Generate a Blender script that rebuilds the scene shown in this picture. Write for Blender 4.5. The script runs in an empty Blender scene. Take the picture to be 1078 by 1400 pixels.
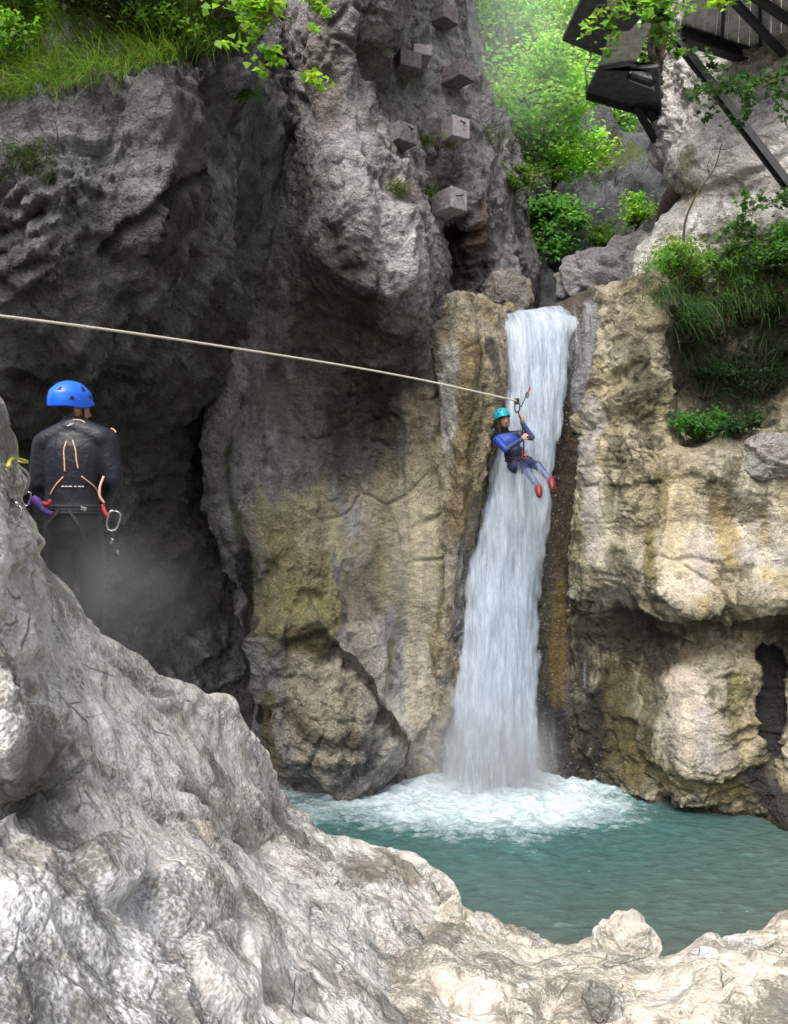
import bpy, bmesh, math, random
import numpy as np
from mathutils import Vector, Matrix
from mathutils.bvhtree import BVHTree

random.seed(7)
rng = np.random.default_rng(11)
Q = 1.0                      # mesh density
SUN, SKY, EXPO = 1.35, .145, .88
sc = bpy.context.scene
COL = sc.collection
F = 1100.0                   # focal length, in photo pixels
CZ = 4.15                    # camera height above the pool

def W(px, py, Y):
    return np.array([(px - 539.0) / F * Y, Y, CZ + (700.0 - py) / F * Y], dtype=np.float64)
def WV(px, py, Y):
    return Vector(W(px, py, Y))
def Wz(px, py, z):
    Y = (z - CZ) * F / (700.0 - py)
    return W(px, py, Y)

# ------------------------------------------------------------------ tagging
def tag(o, label=None, cat=None, group=None, kind=None):
    if label: o['label'] = label
    if cat: o['category'] = cat
    if group: o['group'] = group
    if kind: o['kind'] = kind
    return o
def empty(name, loc, rz=0.0):
    o = bpy.data.objects.new(name, None); COL.objects.link(o)
    o.location = loc; o.rotation_euler = (0, 0, rz); o.empty_display_size = 0.1
    return o
def link(name, me, mat=None, parent=None):
    o = bpy.data.objects.new(name, me); COL.objects.link(o)
    if mat is not None and len(me.materials) == 0: me.materials.append(mat)
    if parent is not None:
        o.parent = parent
        # meshes are made in world space: undo the parent's placement
        if parent.type == 'EMPTY':
            o.matrix_parent_inverse = (Matrix.Translation(parent.location) @ parent.rotation_euler.to_matrix().to_4x4()).inverted()
    return o

# ------------------------------------------------------------------ numpy mesh
def np_mesh(name, V, faces, smooth=True, cols=None, attrs=None, uv=None):
    me = bpy.data.meshes.new(name)
    V = np.ascontiguousarray(V, dtype=np.float32)
    me.vertices.add(len(V)); me.vertices.foreach_set('co', V.ravel())
    faces = np.ascontiguousarray(faces, dtype=np.int32)
    n, k = faces.shape
    me.loops.add(n * k); me.loops.foreach_set('vertex_index', faces.ravel())
    me.polygons.add(n); me.polygons.foreach_set('loop_start', np.arange(0, n * k, k, dtype=np.int32))
    if smooth: me.polygons.foreach_set('use_smooth', np.ones(n, dtype=bool))
    me.update(calc_edges=True)
    if cols is not None:
        a = me.color_attributes.new('col', 'FLOAT_COLOR', 'POINT')
        c4 = np.ones((len(V), 4), dtype=np.float32); c4[:, :3] = cols
        a.data.foreach_set('color', c4.ravel())
    for k_, v_ in (attrs or {}).items():
        a = me.attributes.new(k_, 'FLOAT', 'POINT'); a.data.foreach_set('value', np.ascontiguousarray(v_, dtype=np.float32))
    if uv is not None:
        l = me.uv_layers.new(name='UVMap')
        l.data.foreach_set('uv', np.ascontiguousarray(uv[faces.ravel()], dtype=np.float32).ravel())
    return me
def grid_faces(n, m):
    i = np.arange(n * m, dtype=np.int32).reshape(n, m)
    return np.stack([i[:-1, :-1], i[1:, :-1], i[1:, 1:], i[:-1, 1:]], -1).reshape(-1, 4)

# ------------------------------------------------------------------ noise
def _h(ix, iy, iz, seed):
    h = (ix.astype(np.uint32) * np.uint32(73856093)) ^ (iy.astype(np.uint32) * np.uint32(19349663)) ^ (iz.astype(np.uint32) * np.uint32(83492791)) ^ np.uint32((seed * 2654435761) & 0xffffffff)
    h ^= h >> np.uint32(15); h *= np.uint32(0x85ebca6b); h ^= h >> np.uint32(13); h *= np.uint32(0xc2b2ae35); h ^= h >> np.uint32(16)
    return h
_g = np.random.default_rng(5).normal(size=(64, 3)); _g /= np.linalg.norm(_g, axis=1)[:, None]
_g = _g.astype(np.float32)
def perlin(P, seed=0):
    P = P.astype(np.float32)
    I = np.floor(P); f = P - I; I = I.astype(np.int64)
    u = f * f * f * (f * (f * 6 - 15) + 10)
    out = np.zeros(len(P), np.float32)
    for dx in (0, 1):
        wx = u[:, 0] if dx else 1 - u[:, 0]
        for dy in (0, 1):
            wy = u[:, 1] if dy else 1 - u[:, 1]
            for dz in (0, 1):
                wz = u[:, 2] if dz else 1 - u[:, 2]
                g = _g[_h(I[:, 0] + dx, I[:, 1] + dy, I[:, 2] + dz, seed) & np.uint32(63)]
                d = g[:, 0] * (f[:, 0] - dx) + g[:, 1] * (f[:, 1] - dy) + g[:, 2] * (f[:, 2] - dz)
                out += wx * wy * wz * d
    return out * 1.6
def fbm(P, oct=4, gain=0.5, seed=0, ridged=False):
    s = np.zeros(len(P), np.float32); a = 1.0; t = 0.0
    for k in range(oct):
        n = perlin(P * (2.03 ** k) + 13.7 * k, seed + k)
        if ridged: n = 1 - 2 * np.abs(n)
        s += a * n; t += a; a *= gain
    return s / t
def worley(P, seed=0):
    P = P.astype(np.float32); I = np.floor(P); f = P - I; I = I.astype(np.int64)
    N = len(P); f1 = np.full(N, 9, np.float32); f2 = np.full(N, 9, np.float32); hid = np.zeros(N, np.uint32); vec = np.zeros((N, 3), np.float32)
    for dx in (-1, 0, 1):
        for dy in (-1, 0, 1):
            for dz in (-1, 0, 1):
                h = _h(I[:, 0] + dx, I[:, 1] + dy, I[:, 2] + dz, seed)
                vx = dx + (h & np.uint32(1023)).astype(np.float32) / 1023 - f[:, 0]
                vy = dy + ((h >> np.uint32(10)) & np.uint32(1023)).astype(np.float32) / 1023 - f[:, 1]
                vz = dz + ((h >> np.uint32(20)) & np.uint32(1023)).astype(np.float32) / 1023 - f[:, 2]
                d = vx * vx + vy * vy + vz * vz
                m = d < f1
                f2 = np.where(m, f1, np.minimum(f2, d))
                f1 = np.where(m, d, f1); hid = np.where(m, h, hid)
                vec[m, 0] = vx[m]; vec[m, 1] = vy[m]; vec[m, 2] = vz[m]
    return np.sqrt(f1), np.sqrt(f2), hid, vec
def facet(P, seed=0):
    f1, f2, h, v = worley(P, seed)
    h2 = _h(h, h >> np.uint32(7), h >> np.uint32(3), seed + 9)
    g = _g[h2 & np.uint32(63)]
    off = ((h2 >> np.uint32(8)) & np.uint32(255)).astype(np.float32) / 255 - 0.5
    e = f2 - f1
    return (-(v * g).sum(1) * 0.8 + off * 0.5) * sstep(0, .11, e), e
def planes(P, f, seed=0, K=4):
    """flat planes meeting in crisp edges"""
    r = np.random.default_rng(100 + seed); P = P.astype(np.float32); g = []
    w = .30 * perlin(P * f * .45 + seed, 40 + seed)
    for grp in range(2):
        m_ = None
        for k in range(K):
            n = r.normal(size=3); n /= np.linalg.norm(n); q = P @ n.astype(np.float32) * (f * r.uniform(.55, 1.1)) + r.uniform(0, 9) + w * r.uniform(-1, 1)
            t = np.abs(2 * (q - np.floor(q)) - 1) * r.uniform(.75, 1)
            m_ = t if m_ is None else np.maximum(m_, t)
        g.append(m_)
    return (g[0] - g[1]) * 1.6 + .15 * (g[0] + g[1] - 1.5)
def sstep(a, b, x):
    t = np.clip((x - a) / (b - a), 0, 1); return t * t * (3 - 2 * t)

# ------------------------------------------------------------------ patches
def herm(A, n):
    """smooth curve through A[k] (K,M,3) along axis 0, n samples"""
    K = len(A)
    ch = np.linalg.norm(np.diff(A, axis=0), axis=2).mean(1) + 1e-6
    t = np.concatenate([[0], np.cumsum(ch)])
    T = np.zeros_like(A)
    for k in range(K):
        if k == 0: T[k] = (A[1] - A[0]) / ch[0]
        elif k == K - 1: T[k] = (A[-1] - A[-2]) / ch[-1]
        else:
            d0 = (A[k] - A[k - 1]) / ch[k - 1]; d1 = (A[k + 1] - A[k]) / ch[k]
            T[k] = (d0 * ch[k] + d1 * ch[k - 1]) / (ch[k] + ch[k - 1])
    s = np.linspace(0, t[-1], n)
    j = np.clip(np.searchsorted(t, s, side='right') - 1, 0, K - 2)
    h = ch[j]; x = ((s - t[j]) / h)[:, None, None]; h = h[:, None, None]
    return ((2 * x**3 - 3 * x**2 + 1) * A[j] + (x**3 - 2 * x**2 + x) * h * T[j] + (-2 * x**3 + 3 * x**2) * A[j + 1] + (x**3 - x**2) * h * T[j + 1])
def patch_grid(rows, n, m):
    A = np.array([[W(*p) if len(p) == 3 else np.array(p[:3]) for p in r] for r in rows])
    A = herm(A, n)                       # n x C x 3
    A = herm(A.transpose(1, 0, 2), m).transpose(1, 0, 2)
    return A
def grid_normals(G):
    du = np.gradient(G, axis=0); dv = np.gradient(G, axis=1)
    N = np.cross(du, dv); N /= np.linalg.norm(N, axis=2)[..., None] + 1e-9
    return N
def to_px(P):
    return np.stack([539 + P[:, 0] / P[:, 1] * F, 700 - (P[:, 2] - CZ) / P[:, 1] * F], 1)

ROCKS = {}
def seg_dist(P, A, B):
    ab = B - A; t = np.clip(((P - A) @ ab) / (ab @ ab + 1e-9), 0, 1)
    return np.linalg.norm(P - (A + t[:, None] * ab), axis=1), t

def rock(name, rows, n, m, disp, pal, strokes=(), mat=None, flip=False, worn=()):
    n = int(n * Q); m = int(m * Q)
    G = patch_grid(rows, n, m)
    N = grid_normals(G)
    c = G.reshape(-1, 3).mean(0)
    if flip: N = -N
    P0 = G.reshape(-1, 3).astype(np.float32); Nn = N.reshape(-1, 3).astype(np.float32)
    D = dict(a0=.25, f0=.5, a1=.12, f1=1.1, a2=.035, f2=4., a3=.05, f3=2.2, a4=.012, f4=12., crack=.03, cf=1.0, sx=1., sz=1., tilt=0.)
    D.update(disp)
    S = P0.copy()
    ct, st = math.cos(D['tilt']), math.sin(D['tilt'])
    S = np.stack([S[:, 0] * ct + S[:, 2] * st, S[:, 1], -S[:, 0] * st + S[:, 2] * ct], 1) * np.array([D['sx'], 1, D['sz']], np.float32)
    wv = np.stack([perlin(S * 1.3 + 5, 31), perlin(S * 1.3 + 9, 32), perlin(S * 1.3 + 17, 33)], 1) * .28
    wv += np.stack([perlin(S * 5 + 5, 34), perlin(S * 5 + 9, 35), perlin(S * 5 + 17, 36)], 1) * .05
    Sw = S + wv; Sf = S + wv * .32
    big = fbm(S * D['f0'], 3, seed=1)
    d = D['a0'] * big
    fc, ed = facet(Sf * D['f1'], 3)
    rough = sstep(-.25, .35, fbm(P0 * .55 + 40, 3, seed=71))     # where the face is broken up, where it is smooth
    if 'rough' in D: rough = np.clip(rough + D['rough'], 0, 1.3)
    pxy = to_px(P0.astype(np.float64))
    def near(pts, wpx):
        A3 = []
        for (x, y) in pts:
            dd = (pxy[:, 0] - x)**2 + (pxy[:, 1] - y)**2 + np.where(P0[:, 1] > 0.2, 0, 1e9)
            A3.append(P0[int(np.argmin(dd))].astype(np.float64))
        A3 = np.array(A3); rad = wpx / F * A3[:, 1].mean(); best = np.full(len(P0), 1e9)
        if len(A3) == 1: best = np.linalg.norm(P0 - A3[0], axis=1)
        for a, b in zip(A3[:-1], A3[1:]):
            q, _ = seg_dist(P0.astype(np.float64), a, b); best = np.minimum(best, q)
        return best / rad
    wn = .5 * fbm(S * np.array([1.5, 1.5, .8]) + 31, 3, .6, seed=78)
    push = np.zeros(len(P0), np.float32); worn_k = np.ones(len(P0), np.float32)
    for w5 in worn:          # water-worn stretches: (points, width, how smooth, push in metres)
        ws = sstep(0, w5[4] if len(w5) > 4 else .6, 1 - near(w5[0], w5[1]) + wn * .8).astype(np.float32)
        rough = rough * (1 - ws * w5[2]); worn_k = worn_k * (1 - ws * w5[2] * .8)
        if len(w5) > 3: push += ws * w5[3]
    d = d + push + D['a1'] * (1.25 * planes(S, D['f1'] * .8, 1) + .45 * fc) * (.45 + .55 * np.minimum(rough, 1)) * worn_k
    if D.get('am'):
        fm, edm = facet((S + wv * .2) * D['fm'] + 1.7, 6); d += D['am'] * (1.2 * planes(S, D['fm'] * .8, 2) + .35 * fm) * worn_k
        d -= D['am'] * .5 * (1 - sstep(0, .05, edm)) * sstep(.0, .3, perlin(P0 * 1.4 + 3, 51)) * worn_k
    if D['a2']:
        fc2, ed2 = facet((S + wv * .25) * D['f2'] + 3.3, 4)
        d += D['a2'] * (.8 * fc2 + .7 * planes(S + .25 * wv, D['f2'] * .7, 3)) * rough
        fc3, _ = facet((S + wv * .2) * D['f2'] * 2.7 + 8.3, 5)
        d += D['a2'] * .5 * fc3 * rough
    if D.get('st'):          # bedding: ledges that step out and undercut
        zz = S[:, 2] * D.get('fs', 2.2) + .7 * fbm(S * .6 + 11, 2, seed=55) + .16 * fbm(S * 3.5, 3, seed=56)
        fr_ = zz - np.floor(zz); saw = np.where(fr_ < .16, fr_ / .16, 1 - (fr_ - .16) / .84) - .5
        z3 = zz * 2.7 + .4; fr3 = z3 - np.floor(z3); saw3 = np.where(fr3 < .2, fr3 / .2, 1 - (fr3 - .2) / .8) - .5
        ms = sstep(-.1, .35, fbm(P0 * .9 + 60, 3, seed=57))
        d += D['st'] * (saw + .38 * saw3) * (.25 + .75 * ms) * worn_k
    d += D['a3'] * worn_k * fbm(Sw * D['f3'], 4, seed=11, ridged=True)
    fine = fbm(P0 * D['f4'], 3, .55, seed=21)
    d += D['a4'] * fine * (.5 + rough)
    if D['crack']:
        d -= D['crack'] * (1 - sstep(0, .07, ed)) * sstep(-.1, .3, big + .3 * perlin(P0 * .9, 50))
    fade = None
    P = P0 + Nn * d[:, None]
    # colour: patches of the palette by noise, then strokes: stains and some painted light and shade
    k1 = sstep(-.25, .3, fbm(Sw * .9 + 21, 4, seed=61)); k2 = sstep(.05, .42, fbm(Sw * 1.7 + 2, 5, .6, seed=62)); k3 = sstep(.12, .26, fbm(Sw * 3.6 + 7, 5, .65, seed=63))
    pal = [np.array(x, np.float32) for x in pal]
    C = pal[0] * (1 - k1[:, None]) + pal[1] * k1[:, None]
    C = C * (1 - .75 * k2[:, None]) + pal[2] * .75 * k2[:, None]
    C = C * (1 - .72 * k3[:, None]) + pal[3] * .72 * k3[:, None]
    if D.get('drip'):        # dark seepage lines running down the face
        dr = sstep(.10, .30, fbm(S * np.array([4.2, 4.2, .38]) + 5, 4, .62, seed=64)) * sstep(-.05, .3, fbm(P0 * .8 + 9, 3, seed=65)) * D['drip']
        C = C * (1 - dr[:, None]) + np.array([.075, .066, .04], np.float32) * dr[:, None]
        wet0 = dr * .5
    else: wet0 = 0
    wet = np.full(len(P), D.get('wet', 0.), np.float32) + wet0
    if strokes:
        sk = D.get('streak', .45)
        nz = .6 * fbm(S * np.array([2.4, 2.4, 2.4 * sk]) + 3, 4, .6, seed=81) + .3 * fbm(S * np.array([10, 10, 10 * sk * .7]), 3, .6, seed=85)
        for pts, wpx, colr, st_, wt in strokes:
            bd = near(pts, wpx)
            w_ = sstep(0, .55, 1 - bd + nz * 1.3) * st_
            w_[bd > 2.4] = 0
            w_ = w_.astype(np.float32)
            if colr is not None:
                cc = np.array(colr, np.float32)
                C = C * (1 - w_[:, None]) + cc * w_[:, None]
            wet = np.maximum(wet, w_ * wt) if wt > 0 else wet
    C *= (1 + D.get('vst', 0.) * fbm(S * np.array([4.5, 4.5, .45]), 3, .6, seed=92))[:, None]
    C *= (1 + .3 * fbm(P0 * 7, 3, .6, seed=90) + .1 * fine)[:, None]
    C = np.clip(C, .008, .85)
    f = grid_faces(n, m)
    if flip: f = f[:, ::-1]
    me = np_mesh(name, P, f, True, C, {'wet': wet, 'worn': 1 - worn_k})
    o = link(name, me, mat or M['rock']); o['kind'] = 'structure'
    ROCKS[name] = (P.reshape(n, m, 3), Nn.reshape(n, m, 3), o)
    return o

# ------------------------------------------------------------------ materials
M = {}
def nodes(name):
    m = bpy.data.materials.new(name); m.use_nodes = True
    nt = m.node_tree; nt.nodes.clear()
    return m, nt, nt.nodes, nt.links
def out(nt, sh):
    o = nt.nodes.new('ShaderNodeOutputMaterial'); nt.links.new(sh, o.inputs['Surface']); return o
def mathn(nt, op, a, b=None, c=None, clamp=False):
    n = nt.nodes.new('ShaderNodeMath'); n.operation = op; n.use_clamp = clamp
    for i, v in enumerate((a, b, c)):
        if v is None: continue
        if isinstance(v, (int, float)): n.inputs[i].default_value = v
        else: nt.links.new(v, n.inputs[i])
    return n.outputs[0]
def noise(nt, vec, scale, detail=4, rough=.55, dist=0.):
    n = nt.nodes.new('ShaderNodeTexNoise'); n.inputs['Scale'].default_value = scale; n.inputs['Detail'].default_value = detail
    n.inputs['Roughness'].default_value = rough; n.inputs['Distortion'].default_value = dist
    if vec is not None: nt.links.new(vec, n.inputs['Vector'])
    return n.outputs['Fac']
def maprange(nt, v, a, b, c, d):
    n = nt.nodes.new('ShaderNodeMapRange'); n.inputs[1].default_value = a; n.inputs[2].default_value = b; n.inputs[3].default_value = c; n.inputs[4].default_value = d
    nt.links.new(v, n.inputs[0]); return n.outputs[0]
def attr(nt, name, what='Fac'):
    n = nt.nodes.new('ShaderNodeAttribute'); n.attribute_name = name; return n.outputs[what]
def rgbmul(nt, col, fac):
    n = nt.nodes.new('ShaderNodeVectorMath'); n.operation = 'SCALE'; nt.links.new(col, n.inputs[0]); nt.links.new(fac, n.inputs['Scale']); return n.outputs[0]
def bump(nt, h, strength, dist, normal=None):
    n = nt.nodes.new('ShaderNodeBump'); n.inputs['Strength'].default_value = strength; n.inputs['Distance'].default_value = dist
    nt.links.new(h, n.inputs['Height'])
    if normal is not None: nt.links.new(normal, n.inputs['Normal'])
    return n.outputs[0]
def princ(nt, **kw):
    b = nt.nodes.new('ShaderNodeBsdfPrincipled')
    for k, v in kw.items():
        i = b.inputs[k]
        if hasattr(v, 'node'): nt.links.new(v, i)
        else: i.default_value = v
    return b

def mat_rock(name, fine=1.0, sc_=1.0, lichen=0.0, streak=True, crk=0.0, con=1.0, vs=5.5, vw=1.1, nw=.75):
    m, nt, N, L = nodes(name)
    tc = nt.nodes.new('ShaderNodeTexCoord').outputs['Object']
    worn = attr(nt, 'worn'); keep = mathn(nt, 'SUBTRACT', 1.0, mathn(nt, 'MULTIPLY', worn, .85))
    n1 = noise(nt, tc, 6 * sc_, 10, .68, .2); n2 = noise(nt, tc, 40 * sc_, 6, .68)
    nc = nt.nodes.new('ShaderNodeTexNoise'); nc.inputs['Scale'].default_value = 5 * sc_; nc.inputs['Detail'].default_value = 4; L.new(tc, nc.inputs['Vector'])
    wv = nt.nodes.new('ShaderNodeVectorMath'); wv.operation = 'MULTIPLY_ADD'; wv.inputs[1].default_value = (.12 / sc_ if streak else .035,) * 3
    L.new(nc.outputs['Color'], wv.inputs[0]); L.new(tc, wv.inputs[2])
    vo = nt.nodes.new('ShaderNodeTexVoronoi'); vo.distance = 'CHEBYCHEV'; vo.normalize = True
    vo.inputs['Scale'].default_value = vs * sc_; vo.inputs['Detail'].default_value = 3; vo.inputs['Roughness'].default_value = .6; vo.inputs['Lacunarity'].default_value = 2.4; vo.inputs['Randomness'].default_value = 1
    L.new(wv.outputs[0], vo.inputs['Vector'])
    f1 = maprange(nt, n1, .3, .7, 1 - .5 * con, 1 + .45 * con); f2 = maprange(nt, n2, .3, .7, 1 - .38 * con, 1 + .38 * con)
    f = mathn(nt, 'MULTIPLY', f1, f2)
    if streak:
        mp = nt.nodes.new('ShaderNodeMapping'); mp.inputs['Scale'].default_value = (5, 5, .42); L.new(tc, mp.inputs[0])
        s1 = noise(nt, mp.outputs[0], 1, 7, .66, .1)
        fs = maprange(nt, s1, .32, .68, .62, 1.34)
        mxf = nt.nodes.new('ShaderNodeMix'); L.new(mathn(nt, 'ADD', .25, mathn(nt, 'MULTIPLY', worn, .65)), mxf.inputs['Factor']); L.new(f, mxf.inputs[2]); L.new(fs, mxf.inputs[3])
        f = mathn(nt, 'MULTIPLY', mxf.outputs[0], maprange(nt, n2, .3, .7, .88, 1.12))
    col = rgbmul(nt, attr(nt, 'col', 'Color'), f)
    if lichen:
        g1 = noise(nt, tc, 3.4, 9, .66, .2); g2 = noise(nt, tc, 60, 5, .65); g3 = noise(nt, tc, 1.7, 7, .62, .2)
        a = mathn(nt, 'MULTIPLY', maprange(nt, g1, .545, .585, 0, 1), lichen, clamp=True)
        mx = nt.nodes.new('ShaderNodeMix'); mx.data_type = 'RGBA'; L.new(a, mx.inputs['Factor']); L.new(col, mx.inputs[6]); mx.inputs[7].default_value = (.68, .67, .665, 1)
        b_ = mathn(nt, 'MULTIPLY', maprange(nt, mathn(nt, 'ADD', g3, mathn(nt, 'MULTIPLY', g2, .5)), .74, .86, 0, 1), .85, clamp=True)
        m2 = nt.nodes.new('ShaderNodeMix'); m2.data_type = 'RGBA'; L.new(b_, m2.inputs['Factor']); L.new(mx.outputs[2], m2.inputs[6]); m2.inputs[7].default_value = (.13, .125, .10, 1)
        col = m2.outputs[2]
    ck = None
    # hairline cracks, some of the net only
    if crk:
        vc = nt.nodes.new('ShaderNodeTexVoronoi'); vc.feature = 'DISTANCE_TO_EDGE'; vc.inputs['Scale'].default_value = 1.5 * sc_; L.new(wv.outputs[0], vc.inputs['Vector'])
        gm = noise(nt, tc, 1.3 * sc_, 3, .6)
        ck = mathn(nt, 'MULTIPLY', maprange(nt, vc.outputs['Distance'], .003, .012, 1, 0), maprange(nt, gm, .52, .60, 0, 1))
        ck = mathn(nt, 'MULTIPLY', ck, keep)
        mk = nt.nodes.new('ShaderNodeMix'); mk.data_type = 'RGBA'; L.new(mathn(nt, 'MULTIPLY', ck, crk), mk.inputs['Factor']); L.new(col, mk.inputs[6]); mk.inputs[7].default_value = (.045, .04, .033, 1)
        col = mk.outputs[2]
    h = mathn(nt, 'ADD', mathn(nt, 'MULTIPLY', n1, nw), mathn(nt, 'MULTIPLY', n2, .28 * nw / .75))
    if ck is not None: h = mathn(nt, 'SUBTRACT', h, mathn(nt, 'MULTIPLY', ck, .4))
    h = mathn(nt, 'MULTIPLY', mathn(nt, 'ADD', h, mathn(nt, 'MULTIPLY', vo.outputs['Distance'], vw)), keep)
    nb = bump(nt, h, 1.0 * fine, .10 / sc_)
    wet = attr(nt, 'wet')
    ro = mathn(nt, 'ADD', maprange(nt, wet, 0, 1, .84, .22), maprange(nt, n1, .3, .7, -.1, .1))
    b = princ(nt, **{'Base Color': col, 'Roughness': ro, 'Normal': nb, 'Specular IOR Level': .4})
    out(nt, b.outputs[0]); return m
M['rock'] = mat_rock('limestone', 1.5)
M['rock_near'] = mat_rock('near_limestone', .72, 1.6, .55, False, .6, .6, 2.6, 2.2, .45)

def mat_leaf(name, trans=.52, rough=.5):
    m, nt, N, L = nodes(name)
    c = attr(nt, 'col', 'Color')
    b = princ(nt, **{'Base Color': c, 'Roughness': rough, 'Specular IOR Level': .3})
    t = nt.nodes.new('ShaderNodeBsdfTranslucent')
    mx = nt.nodes.new('ShaderNodeVectorMath'); mx.operation = 'MULTIPLY'; nt.links.new(c, mx.inputs[0]); mx.inputs[1].default_value = (1.5, 1.6, .7)
    nt.links.new(mx.outputs[0], t.inputs['Color'])
    s = nt.nodes.new('ShaderNodeMixShader'); s.inputs[0].default_value = trans
    nt.links.new(b.outputs[0], s.inputs[1]); nt.links.new(t.outputs[0], s.inputs[2])
    out(nt, s.outputs[0]); return m
M['leaf'] = mat_leaf('leaf')
M['grass'] = mat_leaf('grass_blade', .3, .45)

def mat_simple(name, col, rough=.6, metal=0., nscale=25., var=.25, bmp=.2, spec=.4, bdist=.01, sheen=0.):
    m, nt, N, L = nodes(name)
    tc = nt.nodes.new('ShaderNodeTexCoord').outputs['Object']
    n = noise(nt, tc, nscale, 6, .6)
    rgb = nt.nodes.new('ShaderNodeRGB'); rgb.outputs[0].default_value = (*col, 1)
    c = rgbmul(nt, rgb.outputs[0], maprange(nt, n, .3, .7, 1 - var, 1 + var))
    b = princ(nt, **{'Base Color': c, 'Roughness': rough, 'Metallic': metal, 'Specular IOR Level': spec, 'Normal': bump(nt, n, bmp, bdist), 'Sheen Weight': sheen})
    out(nt, b.outputs[0]); return m
def mat_attr(name, rough=.5, spec=.4, nscale=60., bmp=.2):
    m, nt, N, L = nodes(name)
    tc = nt.nodes.new('ShaderNodeTexCoord').outputs['Object']
    n = noise(nt, tc, nscale, 4, .6)
    c = rgbmul(nt, attr(nt, 'col', 'Color'), maprange(nt, n, .3, .7, .85, 1.15))
    b = princ(nt, **{'Base Color': c, 'Roughness': rough, 'Specular IOR Level': spec, 'Normal': bump(nt, n, bmp, .014)})
    out(nt, b.outputs[0]); return m
M['bark'] = mat_simple('bark', (.07, .055, .04), .9, 0, 30, .4, .6)
M['steel'] = mat_simple('dark_steel', (.032, .033, .036), .55, .3, 14, .35, .1)
M['plate'] = mat_simple('dark_plate', (.09, .093, .10), .6, .2, 9, .45, .1)
M['plank'] = mat_simple('weathered_plank', (.60, .61, .63), .8, 0, 10, .35, .3)
M['panel'] = mat_simple('ribbed_panel', (.55, .56, .57), .7, .1, 10, .35, .2)
M['concrete_dark'] = mat_simple('dark_concrete', (.15, .135, .135), .85, 0, 14, .4, .5, .25, .02)  # plain darker tone used on some of the blocks
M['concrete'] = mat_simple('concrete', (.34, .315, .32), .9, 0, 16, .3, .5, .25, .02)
M['iron'] = mat_simple('rusty_iron', (.04, .03, .025), .7, .5, 50, .4, .3)
M['metal'] = mat_simple('polished_alloy', (.6, .6, .62), .25, 1., 50, .1, .05)
M['suit'] = mat_attr('neoprene', .48, .4, 24., .55)
M['helmet_blue'] = mat_simple('blue_plastic', (.012, .13, .75), .32, 0, 18, .16, .06, .5)
M['helmet_teal'] = mat_simple('teal_plastic', (.01, .32, .42), .25, 0, 12, .08, .02, .5)
M['black'] = mat_simple('black_rubber', (.012, .012, .013), .6, 0, 40, .2, .1)
M['pipe_pink'] = mat_simple('pale_orange_piping', (.75, .42, .3), .5, 0, 90, .15, .05)
M['pipe_white'] = mat_simple('pale_print', (.55, .5, .5), .5, 0, 90, .2, .05)
M['webbing'] = mat_simple('black_webbing', (.016, .016, .02), .7, 0, 200, .3, .3)
M['purple'] = mat_simple('purple_sling', (.09, .04, .22), .7, 0, 200, .3, .3)
M['red'] = mat_simple('red_sling', (.45, .03, .03), .6, 0, 200, .3, .3)
M['yellow'] = mat_simple('yellow_sling', (.6, .58, .12), .6, 0, 200, .3, .3)
M['cord'] = mat_simple('pale_cord', (.5, .5, .47), .8, 0, 200, .2, .3)
M['rope'] = mat_simple('pale_rope', (.62, .58, .5), .85, 0, 120, .2, .4)
M['shoe'] = mat_simple('red_rubber', (.18, .02, .025), .45, 0, 60, .2, .1)
M['hair'] = mat_simple('dark_hair', (.02, .013, .01), .6, 0, 200, .3, .4)

# ------------------------------------------------------------------ tubes
def tube_arrays(pts, rad, sides=8, twist=None):
    pts = np.array(pts, float); n = len(pts); rad = np.broadcast_to(np.array(rad, float), (n,))
    T = np.gradient(pts, axis=0); T /= np.linalg.norm(T, axis=1)[:, None] + 1e-9
    up = np.array([0, 0, 1.]) if abs(T[0][2]) < .9 else np.array([1., 0, 0])
    a = np.cross(T[0], up); a /= np.linalg.norm(a)
    V = []
    for k in range(n):
        a = a - T[k] * (a @ T[k]); a /= np.linalg.norm(a) + 1e-9; b = np.cross(T[k], a)
        th = np.linspace(0, 2 * np.pi, sides, endpoint=False)
        V.append(pts[k] + rad[k] * (np.cos(th)[:, None] * a + np.sin(th)[:, None] * b))
    V = np.concatenate(V); f = []
    for k in range(n - 1):
        for s in range(sides):
            s2 = (s + 1) % sides
            f.append((k * sides + s, k * sides + s2, (k + 1) * sides + s2, (k + 1) * sides + s))
    # cap the ends with a centre vertex
    V = np.concatenate([V, pts[:1], pts[-1:]]); c0 = len(V) - 2; c1 = len(V) - 1
    for s in range(0, sides):
        s2 = (s + 1) % sides
        f.append((s2, s, c0, c0)); f.append(((n - 1) * sides + s, (n - 1) * sides + s2, c1, c1))
    return V, f
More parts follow.
